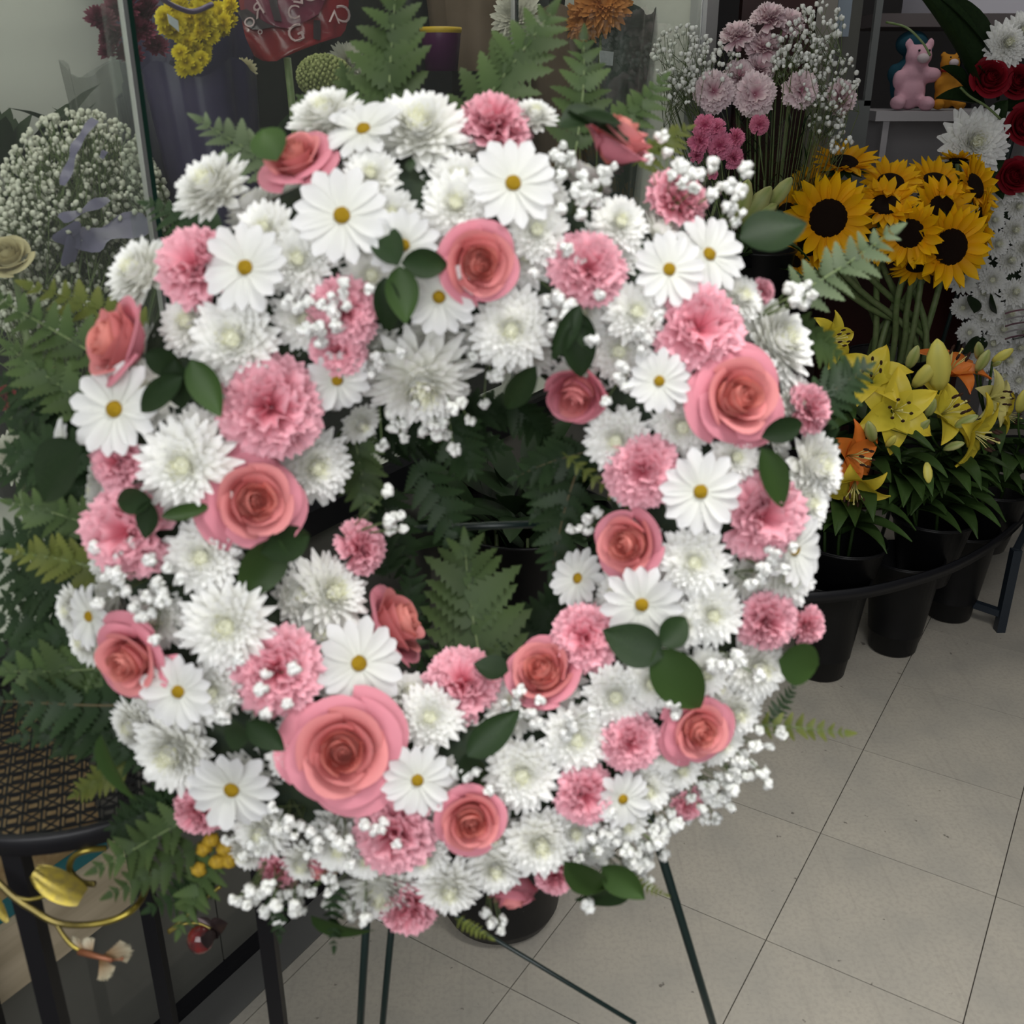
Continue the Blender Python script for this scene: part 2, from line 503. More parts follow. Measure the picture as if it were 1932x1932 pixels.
o = obj('strand_board', b.mesh('strand_board', OSB, smooth=False), None, Mw @ Matrix.Translation((-0.53, -0.008, 0.527)))
tag(o, 'tan strand board panel above the pine board behind the plant stand', 'board')
b = MB(); b.box((0, 0, 0), (0.9, 0.006, 0.024))
e = obj('painted_edge', b.mesh('painted_edge', TEAL, smooth=False), o, Mw @ Matrix.Translation((-0.53, -0.0205, 0.398)))
e['label'] = 'teal painted strip'

# ------------------------------------------------------------------ back of the shop
MAROON = mat('maroon_panel', (0.030, 0.006, 0.005), 0.35, nz=(4, (0.045, 0.010, 0.008)))
DARKW = mat('dark_wall', (0.055, 0.05, 0.05), 0.7, nz=(2, (0.04, 0.038, 0.04)))
b = MB(); b.box((0.8, 5.2, 1.2), (8, 0.1, 2.8))
wb = obj('wall_back', b.mesh('wall_back', DARKW, smooth=False), None, None, 'structure')
b = MB(); b.box((4.3, 2.6, 1.2), (0.1, 5.6, 2.8))
obj('wall_right', b.mesh('wall_right', DARKW, smooth=False), None, None, 'structure')

# ------------------------------------------------------------------ flower and leaf kinds (unit size: radius about 1)
def sh_round(v): return max(0.0, math.sin(math.pi * min(1, 0.10 + 0.86 * v)) ** 0.55) if v < 0.999 else 0.18
def sh_daisy(v): return (0.42 + 0.58 * min(1, v * 1.9)) * (1 if v < 0.8 else math.sqrt(max(0.04, 1 - ((v - 0.8) / 0.2) ** 2)))
def sh_fan(v): return 0.10 + 0.90 * v ** 0.9
def sh_leaf(v): return max(0.02, math.sin(math.pi * min(1, v ** 0.8)) ** 0.8)
def sh_lance(v): return max(0.02, (math.sin(math.pi * v ** 0.6)) ** 0.9)
def sh_sun(v): return (0.35 + 0.65 * math.sin(math.pi * min(1, 0.15 + v * 0.7))) * (1 if v < 0.6 else max(0.03, 1 - ((v - 0.6) / 0.4) ** 1.6))
def sh_pinna(v):
    k = (v * 7) % 1.0
    return max(0.015, (1 - v) ** 0.75 * (0.48 + 0.52 * (1 - k)) * min(1, 0.35 + v * 8))
def rotz(a): return Matrix.Rotation(a, 4, 'Z')
def T(x, y, z): return Matrix.Translation((x, y, z))

# roses: a wound core and layers of cupped petals, each petal its own mesh
def rose_petal(r0, h, flare, span, z0, seed, mtl, roll=0.0):
    b = MB()
    vs_, uv, fs = [], [], []
    nu, nv = 10, 9
    rnd = random.Random(seed)
    ph, lean = rnd.uniform(0, 6), rnd.uniform(-.05, .05)
    for i in range(nv + 1):
        v = i / nv
        for j in range(nu + 1):
            t = -1 + 2 * j / nu
            nar = 0.50 + 0.50 * min(1, v * 1.5)
            an = span / 2 * t * nar
            hh = h * (1 - 0.22 * abs(t) ** 2.5 + 0.03 * math.sin(3 * t + ph) + lean * t)
            r = r0 * (0.30 + 0.70 * v ** 0.5) + flare * v ** 3 * (1 - .35 * t * t) + 0.10 * t * r0 * v + 0.015 * math.sin(5 * t + ph) * v
            z = z0 + hh * v
            if v > 0.75:
                k = (v - 0.75) / 0.25
                r += roll * k * (1 - .3 * t * t)
                if roll > 0: z -= roll * 0.9 * k * k
            vs_.append((r * math.cos(an), r * math.sin(an), z))
            uv.append(((t + 1) / 2, v))
    n = nu + 1
    for i in range(nv):
        for j in range(nu):
            fs.append((i * n + j, i * n + j + 1, (i + 1) * n + j + 1, (i + 1) * n + j))
    b.add(vs_, fs, uv)
    return b.mesh('rose_petal', mtl)
def rose_core(mtl):
    b = MB()
    vs_, uv, fs = [], [], []
    nt, nv = 48, 5
    for i in range(nt + 1):
        a = i / nt * math.pi * 2 * 2.4
        r = 0.02 + 0.19 * i / nt
        for j in range(nv + 1):
            v = j / nv
            rr = r * (0.8 + 0.5 * math.sin(math.pi * v * .8) - .15 * v)
            vs_.append((rr * math.cos(a) + .02 * v, rr * math.sin(a), 0.25 + (0.70 - 0.10 * (i / nt) + .05 * math.sin(a * 1.3)) * v))
            uv.append((i / nt, v))
    n = nv + 1
    for i in range(nt):
        for j in range(nv):
            fs.append((i * n + j, (i + 1) * n + j, (i + 1) * n + j + 1, i * n + j + 1))
    b.add(vs_, fs, uv)
    b.lathe([(0.0, -0.1), (0.22, 0.0), (0.42, 0.25), (0.40, 0.42), (0.2, 0.5), (0, 0.78)], 12)
    return b.mesh('rose_core', mtl)
def rose_kind(m_in, m_mid, m_out, seed=1, openness=1.0):
    lay = []
    rnd = random.Random(seed)
    def ring(n, r0, h, fl, span, z0, m, a0, roll):
        for k in range(n):
            lay.append((rose_petal(r0 * rnd.uniform(.93, 1.07), h * rnd.uniform(.93, 1.06), fl * openness, span, z0, rnd.random(), m, roll * (openness if roll > 0 else 1)),
                        a0 + 2 * math.pi * k / n + rnd.uniform(-.2, .2)))
    ring(3, 0.29, 0.76, 0.00, 2.7, 0.20, m_in, 0.3, -0.05)
    ring(3, 0.38, 0.78, 0.02, 2.5, 0.14, m_in, 1.3, -0.02)
    ring(3, 0.48, 0.78, 0.06, 2.4, 0.09, m_mid, 0.2, 0.02)
    ring(4, 0.58, 0.74, 0.12, 2.0, 0.04, m_mid, 0.9, 0.08)
    ring(4, 0.66, 0.62, 0.24, 1.9, 0.0, m_out, 0.1, 0.16)
    if openness > .9:
        ring(3, 0.72, 0.44, 0.42, 1.7, 0.0, m_out, 0.6, 0.14)
    return (rose_core(m_in), lay)
ROSES = [rose_kind(ROSE_IN, ROSE_MID, ROSE_OUT, 1, 1.0), rose_kind(ROSE_IN, ROSE_MID, ROSE_OUT, 2, 0.75)]
ROSEB = rose_kind(ROSE_MID, ROSE_OUT, ROSE_OUT, 3, 0.25)
ROSERED = rose_kind(REDR, REDR, REDR, 4, 0.7)
def put_rose(parent, kind, M, top=None):
    core, lay = kind
    o = obj('rose', core, parent, M)
    for me, a in lay:
        obj('petal', me, o, M @ rotz(a))
    return o
def joined_rose(kind, name, m):
    b = MB()
    core, lay = kind
    for me, a in [(core, 0)] + lay:
        b.add([v.co for v in me.vertices], [list(p.vertices) for p in me.polygons], None, rotz(a))
    return b.mesh(name, m)

def carnation_mesh(mtl, seed, npet=52, flat=0.0):
    b = MB()
    rnd = random.Random(seed)
    for k in range(npet):
        f = k / npet
        a = k * 2.39996 + rnd.uniform(-.2, .2)
        th = 0.05 + 1.32 * f ** 0.8 + rnd.uniform(-.1, .1) - flat
        L = 1.0 - 0.22 * f + rnd.uniform(-.05, .05)
        b.blade(L, 0.36 + rnd.uniform(-.05, .05), 5, 8, sh_fan, th, -0.35 + rnd.uniform(-.3, .3), 0.15, 0.085, 3.2, rnd.uniform(0, 6), 0.05,
                rotz(a) @ T(0.02, 0, 0.10 + 0.10 * f) @ Matrix.Rotation(rnd.uniform(-.35, .35), 4, 'X'))
    b.lathe([(0.0, -0.55), (0.16, -0.5), (0.2, -0.1), (0.26, 0.15), (0, 0.2)], 8)
    return b.mesh('carnation', mtl)
CARNS = [carnation_mesh(CARN, s) for s in (1, 2, 3)]

def mum_mesh(m1, seed, npet=130, spiky=0.0):
    b = MB()
    rnd = random.Random(seed)
    for k in range(npet):
        f = k / npet
        a = k * 2.39996 + rnd.uniform(-.12, .12)
        th = -0.10 + 1.02 * f + rnd.uniform(-.09, .09)
        L = (0.94 - 0.58 * f) * rnd.uniform(.92, 1.06) * (1 + .12 * spiky * (1 - f))
        b.blade(L, (0.080 + 0.05 * (1 - f)) * (1 - .2 * spiky), 4, 2, sh_daisy, th, 0.35 + 0.1 * f - 0.55 * (1 - f) * spiky, 0.30, 0.0, 1, 0, 0,
                rotz(a) @ T(0.05 + .10 * f * (1 - f), 0, 0.04 + 0.26 * f))
    b.ball((0, 0, 0.10), 0.36, 10, 6, sc=(1, 1, .8))
    return b.mesh('petals', m1)
def mum_centre(seed):
    b = MB()
    rnd = random.Random(seed)
    for k in range(34):
        a = k * 2.39996
        r = 0.27 * math.sqrt(k / 34)
        b.blade(0.24, 0.045, 3, 1, sh_daisy, 1.45 - 1.6 * r, 0.5, 0.3, 0, 1, 0, 0, rotz(a) @ T(r * 0.9, 0, 0.44 - r * .25))
    b.ball((0, 0, 0.36), 0.19, 8, 5)
    return b.mesh('flower_centre', MUMC)
MUMS = [(mum_mesh(CREAM, s, 130, 0.0 if s < 4 else 0.8), mum_centre(s)) for s in (1, 2, 3, 4)]
def put_mum(parent, k, M, name='chrysanthemum'):
    pm, cm = MUMS[k]
    o = obj(name, pm, parent, M)
    obj('flower_centre', cm, o, M)
    return o

def daisy_petals(seed):
    out = []
    rnd = random.Random(seed)
    n = 15
    for k in range(n):
        b = MB()
        b.blade(0.86 * rnd.uniform(.93, 1.05), 0.155 * rnd.uniform(.9, 1.12), 6, 4, sh_daisy, 0.18 + rnd.uniform(-.12, .14), -0.22 + rnd.uniform(-.25, .2), 0.22, 0.01, 3, rnd.random() * 6)
        out.append((b.mesh('daisy_petal', WHITE), 2 * math.pi * k / n + rnd.uniform(-.07, .07)))
    return out
DAISY_P = daisy_petals(5)
b = MB(); b.ball((0, 0, 0.10), 0.165, 14, 8, sc=(1, 1, 0.62), bump=0.12)
DAISY_C = b.mesh('daisy_disc', DISC)
def put_daisy(parent, M):
    o = obj('daisy', DAISY_C, parent, M)
    for me, a in DAISY_P:
        obj('petal', me, o, M @ rotz(a) @ T(0.12, 0, 0.06))
    return o

def puff(b, c, r, rnd, n=9):
    c = Vector(c)
    for k in range(n):
        d = Vector((rnd.gauss(0, 1), rnd.gauss(0, 1), rnd.gauss(0, 1) + .25)).normalized()
        b.ball(c + d * r * .52, r * rnd.uniform(.34, .52), 6, 5, bump=.6, seed=rnd.random() * 9)
    for k in range(5):
        ax = Vector((rnd.gauss(0, 1), rnd.gauss(0, 1), rnd.gauss(0, 1) + .3)).normalized()
        b.blade(r * 1.0, r * 0.4, 3, 2, sh_round, 0.9, -0.9, 0.3, r * 0.2, 3, rnd.random() * 6, 0, T(*c) @ frame((0, 0, 0), ax, rnd.uniform(0, 6)))
def gyp_sprig(seed, n, spread, r=0.0065, m=GYP):
    b = MB()
    rnd = random.Random(seed)
    b.cur = 0
    pts = []
    for k in range(n):
        for _ in range(12):
            p = Vector((rnd.gauss(0, spread * .5), rnd.gauss(0, spread * .5), rnd.uniform(-0.006, 0.016)))
            if all((p - q).length > r * 1.5 for q in pts): break
        pts.append(p)
        puff(b, p, r * rnd.uniform(.75, 1.15), rnd)
    b.cur = 1
    for p in pts:
        b.tube([p * 0.98, Vector((p.x * .5, p.y * .5, -0.02)), Vector((0, 0, -0.045))], 0.0006, 3, cap=False)
    return b.mesh('babys_breath', m, STEM)
GYPS = [gyp_sprig(s, n, sp) for s, n, sp in ((1, 9, .028), (2, 12, .032), (3, 6, .022))]

LEAFM = []
for i, (wd, bd, cp) in enumerate(((0.30, -0.5, 0.25), (0.36, -0.3, 0.3), (0.24, 0.3, 0.35))):
    b = MB(); b.blade(1.0, wd, 10, 6, sh_leaf, 0.2, bd, cp, 0.01, 2, i)
    LEAFM.append(b)
LEAVES = {}
for nm, m in (('dark', LEAF), ('mid', LEAF2)):
    LEAVES[nm] = [bb.mesh('leaf', m) for bb in LEAFM]

PINNA = MB(); PINNA.blade(1.0, 0.38, 36, 2, sh_pinna, 0.0, -0.35, 0.15, 0.0, 2, 0)
FM = {'g': FERN, 'd': FERND, 'o': FERNL, 'p': FERNP}
PINNAE = {k: PINNA.mesh('fern_leaflet', m) for k, m in FM.items()}
def frond_parts(npair, halfw, seed, droop):
    """unit frond along +X; list of leaflet matrices and the rachis points"""
    rnd = random.Random(seed)
    pts = []
    for i in range(13):
        t = i / 12
        pts.append(Vector((t * (1 - 0.1 * droop * t), 0.03 * math.sin(3 * t + seed), -droop * 0.35 * t * t)))
    ms = []
    for k in range(npair):
        t = 0.10 + 0.86 * k / npair
        i = min(11, int(t * 12)); p = pts[i].lerp(pts[i + 1], t * 12 - i)
        ln = halfw * (math.sin(math.pi * min(1, 0.30 + 0.68 * t)) ** 0.9 + 0.05)
        for sg in (-1, 1):
            a = sg * R(62 - 22 * t + rnd.uniform(-6, 6))
            M = T(*p) @ rotz(a) @ Matrix.Rotation(rnd.uniform(-.3, .3) + sg * .15, 4, 'X') @ Matrix.Rotation(rnd.uniform(-.1, .22), 4, 'Y') @ Matrix.Scale(ln * rnd.uniform(.88, 1.1), 4)
            ms.append(M)
    ms.append(T(*pts[11]) @ Matrix.Scale(0.14, 4))
    return pts, ms
FCOUNT = [0]
def put_frond(parent, base, tip, wide, colr, nrm=None, split=False, npair=8, droop=0.4, name='fern_frond'):
    FCOUNT[0] += 1
    seed = FCOUNT[0]
    ax = tip - base
    L = ax.length
    nrm = nrm or (TOCAM + Vector((0, 0, 0.35)))
    x = ax.normalized()
    z = (nrm - x * nrm.dot(x)).normalized()
    y = z.cross(x)
    # the droop pulls the tip below the line, so lean the axis up a little
    M = Matrix.Translation(base) @ Matrix((x, y, z)).transposed().to_4x4() @ Matrix.Scale(L * 1.04, 4) @ Matrix.Rotation(-droop * .28, 4, 'Y')
    pts, ms = frond_parts(npair, wide / L, seed, droop)
    if split:
        b = MB(); b.tube(pts, 0.010, 5, 0.003)
        o = obj(name, b.mesh('frond_stalk', STEMD if colr == 'd' else STEM), parent, M)
        for m in ms:
            obj('leaflet', PINNAE[colr], o, M @ m)
    else:
        b = MB()
        for m in ms: b.add(PINNA.v, PINNA.f, PINNA.uv, m)
        b.tube(pts, 0.010, 5, 0.003)
        o = obj(name, b.mesh('fern_frond', FM[colr]), parent, M)
    return o

# ------------------------------------------------------------------ the wreath
ELEV = R(17)
WN = Vector((0.10, -math.cos(ELEV), math.sin(ELEV))).normalized()
WU = Vector((0, 0, 1)).cross(WN).normalized()
WV = WN.cross(WU)
WC = P(856, 985, 0.845)
RM, RA, RB = 0.205, 0.092, 0.075
def wl(p):
    d = p - WC
    return d.dot(WU), d.dot(WV), d.dot(WN)
def wq(p):
    a, bb, h = wl(p)
    rho = math.hypot(a, bb / 1.07)
    return ((rho - RM) / RA) ** 2 + (h / RB) ** 2
def wgrad(p):
    e = 1e-4
    return Vector([(wq(p + Vector(d) * e) - wq(p - Vector(d) * e)) / (2 * e) for d in ((1, 0, 0), (0, 1, 0), (0, 0, 1))]).normalized()
def on_wreath(px, py, lift=0.0):
    r = ray(px, py)
    best = None
    t = 0.62
    while t < 1.05:
        p = CAMP + r * t
        q = wq(p)
        if q <= 1:
            for _ in range(12):
                t -= 0.0005
                if wq(CAMP + r * t) > 1: break
            p = CAMP + r * t
            n = wgrad(p)
            return p + TOCAM * lift, n
        if best is None or q < best[0]: best = (q, p)
        t += 0.004
    p = best[1]
    n = wgrad(p)
    return p + TOCAM * lift, n
wreath = thing('floral_wreath', 'large round wreath of pink roses, carnations, white daisies and ferns on the easel', 'wreath', WC - WV * 0.34)
b = MB()
vs_, fs, uv = [], [], []
for i in range(64):
    a = 2 * math.pi * i / 64
    for j in range(16):
        c = 2 * math.pi * j / 16
        rho = RM + (RA - 0.02) * math.cos(c)
        vs_.append(WC + WU * (rho * math.cos(a)) + WV * (rho * math.sin(a) * 1.07) + WN * ((RB - 0.02) * math.sin(c)))
        uv.append((i / 64, j / 16))
for i in range(64):
    for j in range(16):
        fs.append((i * 16 + j, ((i + 1) % 64) * 16 + j, ((i + 1) % 64) * 16 + (j + 1) % 16, i * 16 + (j + 1) % 16))
b.add(vs_, fs, uv)
obj('foam_ring', b.mesh('foam_ring', FOAM), wreath)

def place(px, py, r, lift=0.0, tx=0.0, ty=0.0, camw=0.85, sink=0.35):
    p, n = on_wreath(px, py, lift)
    d = depth(p)
    rm = r * d / FPX
    nn = (n + TOCAM * camw + Vector((1, 0, 0)) * tx + UPC * (-ty)).normalized()
    return frame(p - nn * rm * sink, nn, random.uniform(0, 6.28), None, rm)

W_ROSES = [  # px, py, radius px, kind, tilt x, tilt y (image down +), lift
 (562, 305, 80, 0, -.1, -.2, .012), (905, 505, 88, 1, .35, .1, .012), (1168, 268, 88, 1, .55, -.9, .010), (232, 650, 98, 1, -.75, -.1, .018),
 (490, 945, 104, 0, .05, -.15, .015), (1085, 752, 82, 2, 0, .35, .012), (1388, 752, 104, 0, .1, -.05, .015), (1180, 1026, 78, 1, -.2, .1, .012),
 (752, 1175, 92, 1, .95, .05, .006), (256, 1243, 92, 0, -.1, .25, .015), (1022, 1262, 80, 1, -.05, -.15, .012), (652, 1410, 122, 0, 0, -.05, .015),
 (890, 1540, 76, 1, 0, -.05, .014), (1315, 1372, 76, 0, 0, -.1, .012), (970, 1685, 66, 2, 0, .9, .0), (600, 1640, 48, 2, -.1, .3, -.004)]
for i, (x, y, r, k, tx, ty, lf) in enumerate(W_ROSES):
    put_rose(wreath, ROSES[k] if k < 2 else ROSEB, place(x, y, r * (.86 if k == 0 else .95), lf, tx, ty, camw=.5, sink=0.55))
W_CARN = [(930, 232, 74), (1280, 375, 66), (368, 500, 82), (650, 590, 70), (1110, 508, 74), (1320, 622, 90), (515, 772, 104), (222, 872, 55), (238, 1003, 92),
 (688, 1030, 55), (1210, 890, 74), (1442, 975, 88), (1528, 770, 52), (525, 1265, 88), (872, 1282, 76), (1100, 1200, 68), (1190, 1400, 58), (1105, 1500, 60),
 (745, 1575, 80), (1450, 1172, 60), (372, 1532, 52), (770, 1715, 62), (1525, 1180, 40), (1300, 1518, 36), (1050, 1655, 40), (525, 1645, 42), (1440, 548, 26), (640, 665, 55)]
for i, (x, y, r) in enumerate(W_CARN):
    obj('carnation', CARNS[i % 3], wreath, place(x, y, r * 1.02, .004, sink=0.42))
W_MUM = [(790, 240, 100, 0), (612, 215, 80, 0), (1010, 215, 48, 1), (395, 350, 88, 0), (258, 512, 82, 0), (562, 490, 72, 1), (440, 640, 94, 0), (800, 735, 112, 3),
 (965, 620, 86, 0), (860, 385, 74, 0), (1012, 435, 66, 2), (1170, 420, 60, 0), (1200, 588, 66, 2), (1470, 645, 98, 0), (1165, 830, 70, 1), (355, 880, 96, 3), (592, 880, 84, 2),
 (380, 1050, 78, 1), (628, 1120, 92, 3), (435, 1178, 90, 3), (1310, 1060, 74, 2), (1540, 880, 80, 0), (1345, 1160, 66, 1), (1485, 1085, 74, 0), (1430, 1262, 74, 0),
 (810, 1355, 70, 1), (985, 1462, 78, 0), (1088, 1395, 74, 1), (1162, 1315, 66, 2), (1228, 1290, 56, 0), (1020, 1592, 78, 1), (718, 1682, 84, 1), (492, 1570, 64, 0), (325, 1420, 96, 1),
 (1390, 1345, 60, 1), (1222, 1490, 56, 0), (850, 1668, 66, 3), (500, 432, 64, 2), (740, 402, 54, 0), (135, 1150, 52, 1), (1505, 760, 64, 0), (1388, 862, 54, 2),
 (400, 1305, 66, 1), (548, 1430, 50, 2), (1120, 1600, 50, 1), (1520, 950, 66, 2), (1430, 700, 50, 0), (700, 330, 60, 0), (1330, 1270, 54, 1), (1285, 1450, 50, 1), (1400, 560, 52, 0), (680, 800, 46, 1), (935, 1640, 62, 1), (1180, 1555, 52, 0), (640, 1600, 60, 1), (570, 1630, 52, 0), (1085, 1570, 50, 0), (800, 1620, 54, 1), (460, 1610, 46, 1), (1360, 1400, 56, 0), (690, 1620, 50, 2), (250, 1370, 60, 1), (1255, 1420, 46, 2), (160, 1210, 52, 1), (1290, 1180, 50, 0), (1000, 330, 48, 1)]
for x, y, r, k in W_MUM:
    put_mum(wreath, k, place(x, y, r * 1.05, .034 if (x, y) == (800, 735) else .010 if k == 3 else -.002, sink=0.25))
W_DAISY = [(650, 415, 98, 0, 0), (968, 355, 92, 0, 0), (690, 255, 84, -.2, -.3), (1258, 515, 76, 0, 0), (1332, 487, 80, .1, 0), (470, 512, 90, -.1, 0), (228, 775, 100, 0, 0), (130, 842, 56, -.5, 0),
 (1317, 928, 84, 0, 0), (1208, 1138, 80, 0, .4), (680, 1248, 92, 0, .3), (445, 1482, 90, 0, .2), (790, 1465, 72, 0, .2), (1172, 1500, 60, .3, 0), (1490, 1035, 78, .5, 0),
 (345, 1300, 76, 0, 0), (830, 565, 76, 0, .2), (765, 470, 70, 0, 0), (640, 720, 66, 0, .2), (180, 1160, 66, -.4, 0), (1090, 1090, 62, 0, 0), (1240, 722, 64, 0, 0)]
for x, y, r, tx, ty in W_DAISY:
    put_daisy(wreath, place(x, y, r, .010, tx, ty, sink=0.05))
W_GYP = [(560, 570), (632, 560), (660, 590), (1062, 300), (1100, 370), (760, 790), (900, 715), (1080, 590), (1180, 705), (265, 1095), (200, 1125), (590, 1590), (640, 1560), (530, 1545), (470, 1670),
 (565, 1680), (1300, 350), (1410, 1090), (1330, 1470), (1375, 1455), (1150, 1570), (1212, 1600), (1145, 1650), (745, 1000), (600, 650), (930, 1718), (872, 1440), (955, 1320), (1000, 1360),
 (275, 1140), (1425, 1420), (1240, 1560), (1310, 1500), (700, 700), (1260, 700), (1380, 420), (1170, 1590), (840, 800), (640, 1640), (520, 560), (1060, 1370), (1350, 1240), (480, 1300), (1120, 980), (1500, 560),
 (500, 1590), (560, 1560), (610, 1610), (520, 1690), (660, 1690), (1180, 1620), (1120, 370), (1150, 340), (1220, 690), (1200, 660), (1400, 1430), (1350, 1485), (1130, 1560), (230, 1110), (300, 1120), (700, 1540), (620, 1660), (1430, 1060), (1260, 1340)]
BIG = [(q[0], q[1], q[2]) for q in W_ROSES + W_DAISY]
for i, (x, y) in enumerate(W_GYP):
    if any(math.hypot(x - a, y - c) < r * .78 for a, c, r in BIG): continue
    near = any(math.hypot(x - a, y - c) < r * 1.5 for a, c, r in BIG)
    p, n = on_wreath(x, y, 0.013)
    obj('babys_breath', GYPS[2 if near else i % 3], wreath, frame(p, n + TOCAM * .4, random.uniform(0, 6), None, .8 if near else 1.0))
# stray sprays standing above the rim at the upper right
for x, y in ((1345, 312), (1408, 320), (1398, 362)):
    p = P(x, y, 0.83)
    rnd = random.Random(x)
    b = MB(); puff(b, (0, 0, 0), 0.0075, rnd); b.cur = 1
    b.tube([(0, 0, 0), Vector((-0.012, 0.004, -0.03))], 0.0006, 4)
    obj('babys_breath', b.mesh('babys_breath', GYP, STEM), wreath, Matrix.Translation(p))
# sunken fillers so that the ring is full
rnd = random.Random(11)
for k in range(105):
    a = 2 * math.pi * (k / 105) + rnd.uniform(-.05, .05)
    c = (R(18), R(62), R(100), R(150), R(-15))[k % 5] + rnd.uniform(-.15, .15)
    rho = RM + (RA - .006) * math.cos(c)
    p = WC + WU * (rho * math.cos(a)) + WV * (rho * math.sin(a) * 1.07) + WN * ((RB - .006) * math.sin(c))
    n = wgrad(p)
    put_mum(wreath, k % 3, frame(p - n * .020, n, rnd.uniform(0, 6), None, .030))

# dark glossy leaves: base pixel, tip pixel, width px, kind
W_LEAF = [(760, 520, 712, 425, 60, 'dark'), (765, 515, 838, 500, 55, 'dark'), (762, 520, 765, 600, 62, 'mid'), (735, 540, 735, 625, 50, 'dark'), (1180, 300, 1070, 250, 66, 'dark'),
 (1165, 260, 1075, 285, 40, 'dark'), (1090, 590, 1040, 690, 40, 'dark'), (1085, 620, 1095, 705, 62, 'dark'), (1080, 600, 1115, 660, 40, 'dark'), (370, 720, 265, 775, 50, 'dark'), (355, 690, 345, 765, 60, 'dark'),
 (385, 690, 420, 775, 60, 'mid'), (300, 680, 345, 700, 50, 'dark'), (315, 945, 228, 945, 50, 'dark'), (310, 945, 285, 1000, 44, 'dark'), (330, 975, 395, 955, 30, 'mid'), (510, 1040, 592, 1010, 66, 'dark'), (545, 1015, 455, 1105, 84, 'mid'),
 (1418, 830, 1490, 805, 46, 'dark'), (1418, 850, 1470, 950, 58, 'mid'), (1240, 1230, 1148, 1190, 80, 'dark'), (1225, 1215, 1320, 1335, 92, 'mid'), (1235, 1210, 1290, 1170, 56, 'dark'),
 (885, 1410, 972, 1345, 60, 'dark'), (880, 1405, 900, 1480, 52, 'dark'), (490, 1375, 430, 1375, 56, 'dark'), (485, 1345, 530, 1400, 50, 'dark'), (1450, 1235, 1545, 1255, 80, 'mid'), (180, 840, 90, 940, 110, 'dark'),
 (1380, 470, 1500, 450, 90, 'dark'), (600, 1700, 700, 1760, 60, 'mid'), (1180, 1640, 1090, 1690, 90, 'dark'), (1130, 1610, 1205, 1670, 60, 'mid'), (220, 1370, 250, 1510, 60, 'mid'), (1060, 1600, 1130, 1640, 60, 'mid'),
 (780, 350, 778, 320, 20, 'dark'), (1120, 240, 1055, 270, 60, 'dark'), (540, 330, 500, 250, 70, 'mid'), (960, 1255, 905, 1250, 50, 'dark'), (150, 880, 85, 870, 80, 'mid'), (1010, 700, 960, 770, 50, 'dark')]
for i, (x0, y0, x1, y1, wd, kd) in enumerate(W_LEAF):
    p0, n0 = on_wreath(x0, y0, 0.030)
    p1, n1 = on_wreath(x1, y1, 0.036)
    if wq(p1) > 1.9:                     # beyond the rim: keep the leaf at the depth of its base
        p1 = P(x1, y1, depth(p0) + .02)
    x = (p1 - p0); L = x.length; x.normalize()
    n = (n0 + TOCAM * .7)
    z = (n - x * n.dot(x)).normalized()
    yv = z.cross(x)
    wm = wd * depth(p0) / FPX / 2
    kk = i % 3
    ws = wm / ((0.30, 0.36, 0.24)[kk] * L) * 1.05
    M = Matrix.Translation(p0) @ Matrix((x, yv, z)).transposed().to_4x4() @ Matrix.Diagonal((L * 1.06, L * ws, L, 1))
    obj('leaf', LEAVES[kd][kk], wreath, M)

